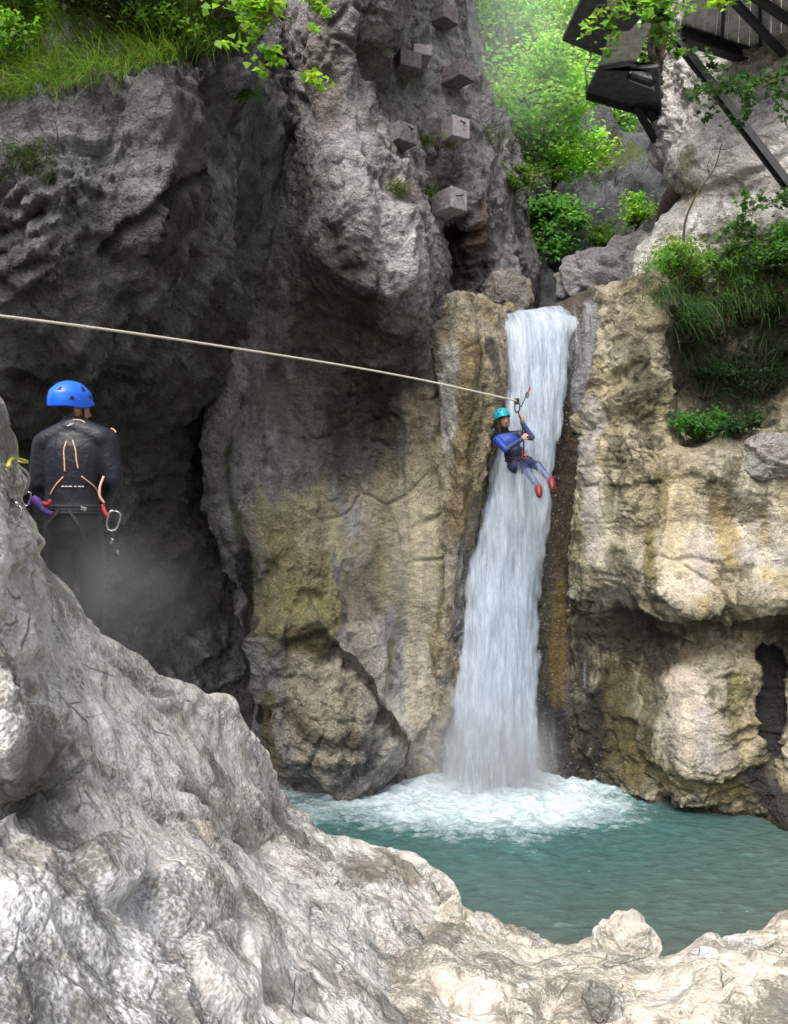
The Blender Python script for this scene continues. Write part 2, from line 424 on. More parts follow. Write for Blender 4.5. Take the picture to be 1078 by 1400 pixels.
class MB:
    """collects shapes into one mesh"""
    def __init__(self): self.v = []; self.f = []; self.n = 0
    def add(self, V, f):
        self.v.append(np.array(V, float)); self.f += [tuple(i + self.n for i in q) for q in f]; self.n += len(V); return self
    def tube(self, pts, rad, sides=8): return self.add(*tube_arrays(pts, rad, sides))
    def box(self, p0, ax, ay, az):
        p0 = np.array(p0, float); ax, ay, az = (np.array(q, float) for q in (ax, ay, az))
        V = [p0 + i * ax + j * ay + k * az for k in (0, 1) for j in (0, 1) for i in (0, 1)]
        f = [(0, 2, 3, 1), (4, 5, 7, 6), (0, 1, 5, 4), (2, 6, 7, 3), (0, 4, 6, 2), (1, 3, 7, 5)]
        if np.dot(np.cross(ax, ay), az) < 0: f = [q[::-1] for q in f]
        return self.add(V, f)
    def prism(self, quad, thick):
        """four corners in order, pushed by the vector thick"""
        q = [np.array(p, float) for p in quad]; t = np.array(thick, float)
        V = q + [p + t for p in q]; k = len(q)
        f = [tuple(range(k)), tuple(range(2 * k - 1, k - 1, -1))] + [(i, i + k, (i + 1) % k + k, (i + 1) % k) for i in range(k)]
        return self.add(V, f)
    def beam(self, a, b, w, h, up=(0, 0, 1)):
        a = np.array(a, float); b = np.array(b, float); d = b - a; L = np.linalg.norm(d); d /= L
        s = np.cross(d, np.array(up, float)); s /= np.linalg.norm(s) + 1e-9; u = np.cross(s, d)
        return self.box(a - s * w / 2 - u * h / 2, d * L, s * w, u * h)
    def ibeam(self, a, b, w, h, up=(0, 0, 1), t=.02):
        a = np.array(a, float); b = np.array(b, float); d = b - a; d /= np.linalg.norm(d)
        s = np.cross(d, np.array(up, float)); s /= np.linalg.norm(s); u = np.cross(s, d)
        self.beam(a + u * (h - t) / 2, b + u * (h - t) / 2, w, t, u); self.beam(a - u * (h - t) / 2, b - u * (h - t) / 2, w, t, u)
        return self.beam(a, b, t, h - 2 * t, u)
    def sphere(self, c, r, seg=14, ring=9, R=None):
        c = np.array(c, float); r = np.broadcast_to(np.array(r, float), (3,)); V = []
        for i in range(ring + 1):
            ph = math.pi * i / ring
            for j in range(seg):
                th = 2 * math.pi * j / seg
                V.append((math.sin(ph) * math.cos(th) * r[0], math.sin(ph) * math.sin(th) * r[1], math.cos(ph) * r[2]))
        V = np.array(V)
        if R is not None: V = V @ np.array(R).T
        f = [(i * seg + j, (i + 1) * seg + j, (i + 1) * seg + (j + 1) % seg, i * seg + (j + 1) % seg) for i in range(ring) for j in range(seg)]
        return self.add(V + c, f)
    def mesh(self, name, smooth=True, bevel=0.):
        me = bpy.data.meshes.new(name); V = np.concatenate(self.v)
        fs = []
        for q in self.f:
            r = []
            for i in q:
                if i not in r: r.append(i)
            if len(r) > 2: fs.append(r)
        me.from_pydata(V.tolist(), [], fs); me.update()
        bm = bmesh.new(); bm.from_mesh(me)
        bmesh.ops.remove_doubles(bm, verts=bm.verts, dist=1e-6)
        if bevel > 0: bmesh.ops.bevel(bm, geom=list(bm.edges), offset=bevel, segments=2, affect='EDGES', profile=.5)
        bmesh.ops.recalc_face_normals(bm, faces=bm.faces)
        bm.to_mesh(me); bm.free()
        if smooth:
            for p in me.polygons: p.use_smooth = True
        return me
    def build(self, name, mat, parent=None, smooth=True, bevel=0.):
        return link(name, self.mesh(name, smooth, bevel), mat, parent)
def spline(pts, n):
    A = np.array(pts, float)[:, None, :]
    return herm(A, n)[:, 0, :]


# ------------------------------------------------------------------ rock faces
PALE = (.46, .41, .34); CREAM = (.42, .34, .22); GREY = (.24, .23, .22); DGREY = (.11, .108, .105); BLACK = (.022, .021, .02)
BROWN = (.105, .075, .047); OLIVE = (.15, .13, .04); MOSS = (.04, .065, .014); OCHRE = (.27, .17, .035); BLUEG = (.30, .32, .36); WHITE = (.62, .59, .55)
DBROWN = (.05, .038, .028); TAN = (.27, .22, .15); LILAC = (.33, .30, .32)

def rows_from(ys, cols):
    return [[(c[0], y if len(c) == 2 else c[1], c[-1]) for c in r] for y, r in zip(ys, cols)]

def R(y, *c):
    """row: pairs (px, Y) at image height y, or triples (px, py, Y)"""
    return [(q[0], y, q[1]) if len(q) == 2 else q for q in c]

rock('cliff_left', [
    R(-330, (-500, 14), (-200, 14), (0, 14), (120, 14), (220, 14), (290, 14), (350, 14), (430, 15)),
    R(-30, (-500, 9.2), (-200, 9.3), (0, 9.5), (120, 9.6), (220, 9.7), (295, 9.9), (350, 11), (430, 13)),
    R(110, (-500, 150, 7.2), (-200, 150, 7.4), (0, 138, 7.7), (120, 112, 7.9), (220, 84, 8.2), (285, 70, 8.6), (322, 90, 9.6), (410, 110, 11.8)),
    R(150, (-500, 190, 6.9), (-200, 190, 7.1), (0, 178, 7.35), (120, 152, 7.5), (220, 124, 7.8), (293, 110, 8.4), (326, 130, 9.6), (410, 150, 11.8)),
    R(230, (-500, 6.8), (-200, 6.9), (0, 7.15), (120, 7.3), (220, 7.8), (298, 8.5), (328, 9.7), (410, 12)),
    R(350, (-500, 6.9), (-200, 7.0), (0, 7.3), (120, 7.6), (215, 8.2), (290, 9.2), (322, 10.3), (410, 12.4)),
    R(470, (-500, 7.2), (-200, 7.4), (0, 7.8), (120, 8.3), (210, 9.2), (290, 10.4), (340, 11.5), (420, 12.8)),
    R(600, (-500, 8), (-200, 8.4), (0, 9), (120, 9.7), (210, 10.6), (290, 11.5), (350, 12.2), (430, 13.2)),
    R(750, (-500, 8.6), (-200, 9.2), (0, 10), (120, 10.8), (210, 11.2), (290, 11.9), (360, 12.5), (440, 13.4)),
    R(920, (-500, 9), (-200, 9.6), (0, 10.4), (120, 11.2), (210, 11.6), (300, 12.1), (370, 12.7), (450, 13.6)),
    R(1180, (-500, 9.2), (-200, 9.8), (0, 10.6), (120, 11.4), (210, 11.8), (300, 12.3), (380, 12.8), (460, 13.6))],
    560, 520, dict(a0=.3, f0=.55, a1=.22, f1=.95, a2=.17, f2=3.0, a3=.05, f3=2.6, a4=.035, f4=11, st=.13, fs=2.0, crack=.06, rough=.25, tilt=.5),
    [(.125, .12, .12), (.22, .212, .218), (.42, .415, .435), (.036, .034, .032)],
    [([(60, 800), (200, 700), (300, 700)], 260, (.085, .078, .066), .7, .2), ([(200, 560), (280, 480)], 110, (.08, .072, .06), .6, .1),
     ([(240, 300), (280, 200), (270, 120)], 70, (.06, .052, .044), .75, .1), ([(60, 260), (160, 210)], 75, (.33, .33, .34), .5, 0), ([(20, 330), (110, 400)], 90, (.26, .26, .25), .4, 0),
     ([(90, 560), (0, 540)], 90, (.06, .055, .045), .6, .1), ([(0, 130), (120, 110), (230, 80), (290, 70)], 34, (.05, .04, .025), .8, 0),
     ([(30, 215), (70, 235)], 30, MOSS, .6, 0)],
    worn=[([(290, 235), (240, 250), (200, 275), (160, 315), (140, 345)], 9, 0, -.16), ([(270, 130), (250, 200), (260, 300)], 55, .5), ([(262, 380), (215, 440), (190, 470)], 14, 0, -.22), ([(10, 500), (60, 520)], 20, 0, -.2)])

rock('cliff_middle', [
    R(-330, (320, 12.6), (345, 11), (400, 10.8), (450, 10.7), (500, 10.8), (540, 11), (556, 11.6), (575, 12.8), (600, 14.5)),
    R(-120, (318, 12.5), (342, 11), (398, 10.8), (446, 10.4), (496, 10.5), (536, 10.8), (552, 11.4), (564, 12.6), (585, 14.5)),
    R(0, (318, 12.4), (340, 11), (395, 11), (440, 10.3), (490, 10.4), (530, 10.7), (546, 11.2), (554, 12.4), (572, 14.5)),
    R(90, (318, 12.4), (338, 11.1), (385, 11.3), (428, 10.4), (476, 10.7), (516, 11.2), (534, 11.7), (546, 12.6), (562, 14.5)),
    R(150, (317, 12.4), (337, 11), (388, 11.3), (430, 10.5), (484, 10.6), (524, 11.1), (540, 11.5), (552, 12.6), (570, 14.5)),
    R(210, (316, 12.4), (336, 11), (390, 11.2), (435, 10.5), (490, 10.2), (532, 10.7), (550, 11.2), (562, 12.6), (580, 14.5)),
    R(310, (312, 12.4), (330, 11), (385, 11.2), (436, 10.7), (500, 10.1), (552, 10.4), (581, 10.9), (590, 12.6), (602, 14.5)),
    R(390, (310, 12.4), (328, 11), (388, 11.3), (440, 11.1), (505, 10.6), (556, 10.5), (585, 11.1), (594, 12.6), (606, 14.5)),
    R(450, (310, 12.4), (326, 10.95), (390, 11.4), (440, 11.5), (500, 11.4), (556, 11.1), (592, 11.6), (608, 12.6), (620, 14.5)),
    R(520, (305, 12.4), (322, 10.9), (380, 11.5), (436, 11.7), (500, 11.9), (560, 11.8), (600, 11.9), (625, 12.8), (645, 14.5)),
    R(610, (288, 12.4), (304, 10.9), (360, 11.4), (430, 11.7), (500, 11.95), (560, 12), (610, 12.1), (640, 13), (660, 14.5)),
    R(690, (290, 12.4), (308, 11), (362, 11.3), (426, 11.5), (500, 11.9), (560, 12), (610, 12.1), (640, 13), (660, 14.5)),
    R(800, (328, 12.6), (346, 11.2), (382, 11.3), (430, 11.5), (490, 11.9), (560, 12), (605, 12.1), (640, 13), (660, 14.5)),
    R(890, (346, 12.7), (364, 11.4), (400, 11.35), (440, 11.25), (480, 11.55), (550, 12.1), (600, 12.2), (640, 13), (660, 14.5)),
    R(990, (352, 12.8), (367, 11.6), (405, 11.35), (450, 11.2), (512, 11.5), (556, 12.1), (600, 12.25), (640, 13), (660, 14.5)),
    R(1050, (358, 12.9), (374, 11.8), (415, 11.6), (465, 11.6), (530, 11.9), (565, 12.2), (600, 12.3), (640, 13), (660, 14.5)),
    R(1085, (364, 12.9), (382, 12.0), (425, 11.9), (475, 11.9), (532, 12.1), (565, 12.3), (600, 12.3), (640, 13), (660, 14.5)),
    R(1220, (364, 12.9), (382, 11.9), (425, 11.7), (475, 11.7), (532, 11.9), (565, 12.1), (600, 12.1), (640, 13), (660, 14.5))],
    900, 400, dict(a0=.16, f0=.7, a1=.15, f1=1.2, a2=.10, f2=3.2, a3=.05, f3=2.8, a4=.022, f4=13, st=.06, fs=1.7, crack=.05, sz=.75, rough=.15, vst=.35, drip=.7),
    [(.29, .28, .275), (.38, .365, .355), (.20, .178, .155), (.085, .075, .065)],
    [([(470, 200), (500, 290), (550, 330), (570, 400)], 75, (.54, .515, .525), .75, 0), ([(400, 300), (400, 420), (350, 480)], 60, (.17, .165, .16), .5, 0),  # pale first stroke: brightness of the lit face put into the colour
     ([(430, 60), (445, 160)], 34, (.19, .16, .13), .7, 0), ([(350, 80), (365, 200), (370, 300)], 34, (.2, .2, .22), .6, .3), ([(410, 220), (415, 320)], 22, DBROWN, .7, 0),
     ([(335, 190), (345, 290)], 16, (.19, .12, .07), .7, 0), ([(310, 250), (312, 330), (300, 420), (308, 640), (340, 780)], 10, MOSS, .7, 0),
     ([(450, 400), (470, 520), (430, 560)], 100, (.075, .058, .042), .8, .1), ([(530, 440), (560, 560)], 60, (.10, .075, .05), .7, .1),  # first stroke: brown rock with its recess shade painted in
     ([(460, 600), (520, 640), (480, 560)], 60, (.03, .03, .018), .75, .2), ([(560, 580), (590, 640)], 35, (.06, .065, .02), .6, .1),
     ([(400, 560), (410, 650)], 50, (.19, .17, .15), .6, 0),
     ([(400, 720), (440, 760), (420, 830)], 70, (.54, .485, .25), .6, 0), ([(385, 740), (400, 830)], 30, (.5, .44, .2), .6, 0), ([(450, 790), (440, 860)], 34, (.50, .45, .24), .6, 0), ([(380, 820), (440, 850)], 50, (.40, .35, .15), .45, .1),
     ([(510, 680), (520, 760), (505, 830)], 46, (.29, .25, .175), .75, .3), ([(545, 650), (540, 820)], 40, (.30, .26, .17), .6, .2), ([(535, 880), (528, 930)], 14, (.30, .26, .1), .6, .1), ([(590, 640), (598, 900)], 14, (.2, .18, .06), .7, .3), ([(570, 660), (580, 820)], 40, (.47, .42, .31), .7, 0), ([(610, 700), (600, 900)], 18, (.17, .14, .05), .7, .2),
     ([(336, 740), (346, 850), (362, 980)], 9, (.025, .024, .014), .85, .3), ([(430, 920), (440, 1000)], 66, (.58, .52, .38), .65, 0),
     ([(500, 880), (520, 960), (560, 1030)], 50, (.58, .53, .45), .8, 0), ([(380, 950), (375, 1050)], 20, (.20, .16, .05), .7, 0),
     ([(390, 1060), (470, 1060), (560, 1060)], 26, (.25, .22, .18), .6, .5), ([(330, 760), (350, 860), (362, 980)], 12, (.025, .025, .018), .9, .4),
     ([(326, 460), (318, 540), (300, 620), (310, 700)], 9, (.30, .28, .25), .6, .4), ([(545, 40), (535, 110)], 30, (.14, .15, .17), .6, 0), ([(500, 100), (520, 140)], 28, DBROWN, .7, 0), ([(455, 760), (462, 800)], 8, (.42, .43, .42), .8, 0), ([(465, 870), (480, 920)], 14, (.48, .46, .45), .75, 0), ([(545, 720), (550, 790)], 14, (.40, .36, .28), .6, 0), ([(428, 866), (480, 916), (515, 972), (552, 1018)], 17, (.045, .035, .018), .9, .2), ([(480, 1000), (430, 990), (400, 960)], 16, (.10, .08, .045), .7, .1), ([(400, 870), (440, 880)], 16, (.12, .10, .04), .7, .1), ([(520, 850), (525, 960)], 13, (.62, .58, .54), .6, 0), ([(575, 560), (572, 700), (580, 980)], 30, (.56, .49, .35), .6, 0), ([(400, 700), (430, 720)], 40, (.52, .47, .33), .55, 0)],  # lit rib edge, crack shadow and recess shade are put into the colour
    worn=[([(490, 720), (520, 700), (560, 720), (570, 900), (550, 980)], 62, .8), ([(350, 500), (400, 620)], 40, .5), ([(395, 900), (440, 930), (450, 1000), (500, 1030)], 62, -.25, .20, .14), ([(400, 780), (420, 830)], 50, -.2, .10, .2), ([(480, 870), (510, 950), (550, 1015)], 9, 0, -.10), ([(530, 120), (500, 95)], 34, .3, -.35)])

rock('buttress', [
    R(415, (570, 428, 13.8), (600, 420, 13.5), (630, 412, 13.4), (655, 414, 13.4), (680, 424, 13.6), (700, 426, 13.8), (720, 428, 14.2)),
    R(430, (572, 444, 12.2), (600, 434, 11.9), (630, 419, 11.8), (655, 422, 11.95), (676, 430, 12.25), (690, 434, 12.9), (705, 434, 13.7)),
    R(480, (578, 490, 12.1), (604, 480, 11.65), (635, 475, 11.55), (662, 475, 11.7), (682, 480, 12.1), (694, 480, 12.75), (710, 480, 13.6)),
    R(560, (586, 12.15), (610, 11.75), (640, 11.6), (664, 11.8), (682, 12.2), (692, 12.8), (710, 13.6)),
    R(640, (588, 12.2), (610, 11.9), (632, 11.7), (650, 11.9), (663, 12.3), (676, 12.9), (700, 13.6)),
    R(760, (586, 12.25), (606, 12.0), (622, 11.9), (634, 12.1), (646, 12.5), (660, 12.9), (690, 13.6)),
    R(900, (568, 12.3), (590, 12.15), (604, 12.1), (614, 12.3), (626, 12.6), (645, 13), (680, 13.6)),
    R(1085, (548, 12.4), (573, 12.35), (588, 12.3), (600, 12.4), (612, 12.7), (640, 13), (680, 13.6)),
    R(1220, (548, 12.3), (573, 12.25), (588, 12.2), (600, 12.3), (612, 12.6), (640, 13), (680, 13.6))],
    560, 170, dict(a0=.08, f0=.9, a1=.10, f1=1.6, a2=.08, f2=3.6, a3=.04, f3=3, st=.05, fs=2.2, a4=.018, f4=13, crack=.03, sz=.5, rough=.15, drip=.5),
    [(.44, .37, .24), (.56, .51, .41), (.27, .205, .09), (.10, .078, .04)],
    [([(600, 440), (650, 430)], 26, (.45, .40, .31), .7, 0), ([(608, 490), (612, 560), (612, 600)], 23, (.70, .67, .63), .92, 0), ([(650, 480), (640, 600), (628, 720)], 24, (.24, .17, .06), .7, .2),
     ([(672, 470), (676, 560), (655, 700), (630, 860), (612, 1000)], 13, (.03, .027, .024), .8, .6), ([(590, 460), (596, 500)], 14, (.07, .075, .025), .6, 0), ([(620, 520), (640, 560)], 16, (.09, .075, .03), .5, 0)])

rock('fall_rock', [
    R(425, (600, 14.5), (660, 14.5), (700, 432, 14.3), (740, 430, 14.1), (775, 418, 13.9), (800, 405, 13.6), (830, 395, 13.4), (870, 392, 13.2)),
    R(440, (600, 13.4), (660, 13.2), (700, 438, 13.0), (740, 436, 12.9), (772, 426, 12.8), (798, 416, 12.6), (825, 415, 12.4), (870, 415, 12.4)),
    R(500, (600, 13.4), (660, 13.1), (700, 12.95), (740, 12.85), (770, 12.7), (795, 12.4), (822, 12.25), (870, 12.4)),
    R(580, (600, 13.4), (660, 13.1), (700, 12.95), (740, 12.85), (765, 12.75), (785, 12.6), (812, 12.4), (870, 12.6)),
    R(700, (600, 13.4), (650, 13.1), (690, 12.95), (735, 12.85), (758, 12.75), (780, 12.75), (805, 12.8), (870, 12.9)),
    R(900, (600, 13.3), (640, 13.0), (690, 12.9), (735, 12.8), (755, 12.7), (778, 12.7), (805, 12.8), (870, 12.9)),
    R(1060, (600, 13.3), (640, 13.0), (690, 12.9), (735, 12.7), (765, 12.5), (800, 12.4), (830, 12.6), (870, 12.9)),
    R(1220, (600, 13.3), (640, 13.0), (690, 12.9), (735, 12.6), (775, 12.3), (810, 12.2), (840, 12.4), (870, 12.9))],
    520, 220, dict(a0=.06, f0=.9, a1=.07, f1=1.6, a2=.02, f2=5, a3=.03, f3=3, a4=.012, f4=13, crack=.0, sz=.4, rough=-.1, wet=.35),
    [(.10, .085, .065), (.15, .125, .095), (.07, .055, .04), (.05, .042, .035)],
    [([(815, 420), (815, 500), (800, 560)], 26, (.34, .32, .33), .85, .2), ([(776, 600), (770, 780)], 14, (.14, .095, .045), .6, .5), ([(766, 800), (762, 870), (760, 960)], 13, (.23, .15, .04), .65, .5), ([(775, 560), (780, 800)], 14, (.09, .065, .045), .6, .4),
     ([(745, 960), (790, 1060)], 24, (.03, .03, .033), .8, .6), ([(800, 760), (800, 1000)], 16, (.03, .027, .022), .8, .5), ([(660, 560), (640, 800)], 30, (.03, .03, .034), .7, .6)])

rock('cliff_right', [
    R(360, (812, 400, 14.4), (838, 392, 13.4), (868, 386, 13), (898, 378, 12.7), (940, 374, 13.2), (1000, 365, 13.2), (1060, 355, 13.0), (1130, 340, 12.3), (1300, 300, 11), (1700, 250, 9)),
    R(395, (808, 410, 13.6), (834, 404, 12.5), (862, 398, 12.1), (897, 388, 11.9), (940, 392, 12.5), (1000, 390, 12.6), (1060, 385, 12.4), (1130, 380, 11.8), (1300, 360, 10.6), (1700, 300, 8.6)),
    R(440, (805, 13.4), (832, 12.2), (860, 11.9), (895, 11.75), (940, 12.5), (1000, 12.7), (1060, 12.5), (1130, 11.7), (1300, 10.4), (1700, 8.5)),
    R(510, (803, 13.3), (830, 12), (860, 11.7), (892, 11.7), (940, 12.75), (1000, 12.85), (1060, 12.7), (1130, 11.8), (1300, 10.4), (1700, 8.5)),
    R(580, (793, 13.3), (813, 11.95), (850, 11.6), (893, 11.5), (940, 590, 12.4), (1000, 590, 12.5), (1060, 580, 12.1), (1130, 11.3), (1300, 10.2), (1700, 8.5)),
    R(630, (790, 13.3), (807, 11.85), (850, 11.5), (895, 626, 11.15), (940, 632, 11.0), (1000, 608, 10.95), (1060, 612, 10.85), (1130, 600, 10.6), (1300, 9.8), (1700, 8.3)),
    R(720, (785, 13.2), (803, 11.9), (850, 11.5), (888, 11.15), (940, 10.85), (1000, 10.75), (1060, 10.65), (1130, 10.4), (1300, 9.6), (1700, 8.2)),
    R(800, (785, 13.2), (804, 11.9), (845, 795, 11.5), (890, 810, 11.0), (940, 825, 10.7), (1000, 825, 10.6), (1060, 818, 10.5), (1130, 10.3), (1300, 9.5), (1700, 8.2)),
    R(850, (785, 13.2), (803, 838, 12.3), (845, 835, 11.95), (890, 855, 11.6), (940, 856, 11.15), (1000, 858, 11.05), (1060, 858, 11.0), (1130, 850, 10.7), (1300, 9.8), (1700, 8.2)),
    R(900, (783, 13.2), (802, 12.4), (845, 12.1), (886, 11.75), (930, 11.2), (1012, 890, 11.05), (1047, 905, 11.3), (1074, 900, 11.15), (1300, 9.9), (1700, 8.3)),
    R(950, (780, 13.2), (800, 12.35), (845, 12.0), (886, 11.5), (930, 10.95), (1012, 10.9), (1047, 950, 11.2), (1074, 10.95), (1300, 9.9), (1700, 8.3)),
    R(1030, (790, 13.2), (812, 12.2), (850, 11.9), (888, 11.3), (935, 10.8), (1005, 10.75), (1050, 1025, 11.0), (1088, 10.65), (1300, 9.8), (1700, 8.3)),
    R(1080, (815, 13), (838, 12.1), (868, 11.65), (900, 11.3), (940, 10.95), (1000, 10.85), (1056, 10.85), (1110, 10.5), (1300, 9.7), (1700, 8.3)),
    R(1115, (822, 13), (845, 12.0), (875, 11.6), (905, 11.4), (940, 11.2), (1000, 11.1), (1056, 10.9), (1110, 10.55), (1300, 9.7), (1700, 8.3)),
    R(1260, (822, 13), (845, 11.8), (875, 11.4), (905, 11.2), (940, 11.1), (1000, 11.0), (1056, 10.9), (1110, 10.5), (1300, 9.7), (1700, 8.3))],
    760, 520, dict(a0=.14, f0=.7, a1=.14, f1=1.3, a2=.11, f2=3.0, a3=.045, f3=2.8, a4=.022, f4=13, st=.09, fs=2.1, crack=.05, sz=.85, rough=.2, vst=.3, drip=.75),
    [(.50, .435, .29), (.58, .53, .42), (.33, .265, .125), (.10, .08, .048)],
    [([(930, 430), (960, 520), (1010, 560), (1070, 480)], 95, (.055, .05, .038), .85, .1), ([(1000, 400), (1078, 440)], 70, (.06, .06, .035), .7, 0),  # dark strokes: shade of the hollow put into the colour
     ([(860, 450), (880, 560)], 26, (.20, .17, .12), .5, 0), ([(815, 560), (810, 680), (815, 760)], 22, (.47, .43, .41), .75, 0), ([(850, 700), (830, 780)], 30, (.44, .40, .30), .5, 0),
     ([(920, 660), (925, 760)], 38, (.44, .38, .25), .7, 0), ([(885, 720), (893, 790)], 13, (.23, .19, .05), .8, 0),
     ([(985, 690), (1000, 760)], 22, (.42, .32, .11), .65, 0), ([(1045, 700), (1048, 790)], 10, (.42, .34, .13), .55, 0), ([(970, 670), (1010, 690), (1040, 700)], 22, (.13, .105, .07), .7, 0),
     ([(955, 740), (960, 800)], 18, (.55, .50, .45), .7, 0), ([(1020, 760), (1070, 760)], 22, (.5, .47, .44), .6, 0),
     ([(815, 850), (870, 860), (900, 850)], 40, (.035, .03, .022), .9, .2), ([(905, 845), (960, 850), (1000, 850), (1078, 850)], 34, (.09, .075, .045), .85, 0), ([(890, 800), (900, 830), (1000, 835)], 16, (.11, .10, .05), .7, 0), ([(840, 760), (870, 790), (880, 830)], 18, (.09, .08, .05), .75, 0), ([(860, 880), (890, 960), (870, 1030)], 26, (.11, .095, .045), .7, .2), ([(1060, 860), (1078, 900)], 26, (.07, .06, .045), .8, 0), ([(905, 650), (900, 690)], 16, (.2, .18, .07), .7, 0), ([(835, 600), (860, 640)], 22, (.22, .19, .12), .6, 0), ([(870, 470), (880, 540), (885, 600)], 20, (.16, .135, .09), .7, 0), ([(1010, 1060), (1040, 1000)], 12, (.10, .085, .04), .7, 0), ([(960, 880), (930, 880)], 40, (.24, .20, .12), .7, 0),  # bands under the lip: dark stain with the overhang's shade painted in
     ([(850, 930), (840, 1010)], 60, (.12, .105, .045), .85, .3), ([(812, 872), (860, 882), (905, 885)], 46, (.045, .037, .024), .88, .2), ([(835, 930), (850, 1050)], 44, (.10, .08, .032), .8, .3), ([(805, 900), (812, 1050)], 34, (.03, .027, .018), .9, .5), ([(1020, 1075), (1078, 1110)], 34, (.07, .058, .03), .8, .4), ([(860, 1040), (900, 1060)], 35, (.21, .17, .07), .7, .1),  # recess strokes: brown and olive stain, deepened with painted shade
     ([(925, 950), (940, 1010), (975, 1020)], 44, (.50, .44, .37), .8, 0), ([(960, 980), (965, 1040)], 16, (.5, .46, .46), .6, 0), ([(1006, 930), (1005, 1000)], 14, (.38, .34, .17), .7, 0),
     ([(1046, 905), (1048, 1005)], 34, (.018, .017, .02), .97, .4), ([(1062, 940), (1066, 1000)], 14, (.02, .019, .02), .9, .3), ([(1040, 1060), (1075, 1110)], 24, (.03, .028, .03), .8, .4),  # black strokes: wet stain and the dark of the hole painted in
     ([(860, 1095), (930, 1110), (1000, 1110), (1070, 1125)], 16, (.045, .038, .015), .85, .5), ([(940, 1070), (1000, 1080)], 22, (.26, .215, .09), .7, .2)],
    worn=[([(930, 680), (940, 790)], 48, .9), ([(1000, 740), (1060, 780)], 40, .6), ([(820, 600), (825, 760)], 26, .75), ([(930, 930), (960, 1010)], 40, .7), ([(1046, 912), (1047, 1000)], 27, .8, -.30, .14)])

rock('cliff_pale', [
    R(-200, (955, 16), (930, 13.8), (970, 13.1), (1030, 12.8), (1100, 12.4), (1250, 11.5), (1700, 9)),
    R(60, (955, 16), (936, 13.8), (975, 13.1), (1030, 12.8), (1100, 12.4), (1250, 11.5), (1700, 9)),
    R(120, (946, 16), (928, 13.7), (965, 13), (1030, 12.7), (1100, 12.3), (1250, 11.4), (1700, 9)),
    R(180, (940, 16), (921, 13.5), (958, 12.9), (1030, 12.5), (1100, 12.1), (1250, 11.3), (1700, 9)),
    R(235, (944, 16), (926, 13.4), (962, 12.9), (1030, 12.4), (1100, 12), (1250, 11.2), (1700, 9)),
    R(268, (962, 16), (945, 13.5), (972, 13.0), (1030, 12.5), (1100, 12), (1250, 11.2), (1700, 9)),
    R(300, (938, 16), (920, 13.2), (955, 12.7), (1030, 12.4), (1100, 12), (1250, 11.2), (1700, 9)),
    R(345, (918, 16), (900, 13.2), (950, 12.7), (1030, 12.6), (1100, 12.2), (1250, 11.2), (1700, 9)),
    R(460, (905, 16), (890, 13.4), (950, 13.2), (1030, 13.2), (1100, 12.8), (1250, 11.6), (1700, 9))],
    300, 260, dict(a0=.12, f0=.8, a1=.16, f1=1.2, a2=.11, f2=3.2, a3=.04, f3=2.6, st=.08, fs=1.6, a4=.02, f4=12, crack=.04, rough=.2),
    [(.74, .72, .68), (.79, .77, .74), (.56, .51, .41), (.26, .24, .2)],
    [([(930, 300), (950, 260)], 26, (.42, .36, .22), .7, 0), ([(940, 220), (935, 250)], 20, (.16, .16, .04), .7, 0), ([(1000, 330), (1078, 330)], 40, (.22, .2, .15), .6, 0)])

rock('overhang_rock', [
    R(-150, (918, 18), (893, 15.6), (913, 15.1), (943, 15.2), (993, 15.8)),
    R(60, (923, 18), (901, 15.4), (915, 15.0), (943, 15), (993, 15.6)),
    R(140, (925, 18), (910, 15.3), (921, 14.9), (945, 14.9), (993, 15.4)),
    R(190, (935, 18), (916, 15.3), (929, 14.9), (949, 14.9), (993, 15.4)),
    R(230, (953, 18), (935, 15.4), (943, 15), (958, 14.9), (993, 15.4)),
    R(265, (937, 18), (918, 15.2), (931, 14.8), (953, 14.8), (993, 15.4)),
    R(320, (925, 18), (906, 15.2), (918, 14.8), (943, 14.8), (993, 15.4)),
    R(460, (918, 18), (903, 15.2), (918, 14.8), (943, 14.8), (993, 15.4))],
    240, 110, dict(a0=.1, a1=.1, f1=1.4, a2=.03, crack=.03),
    [BROWN, (.13, .10, .075), DBROWN, (.04, .03, .025)])

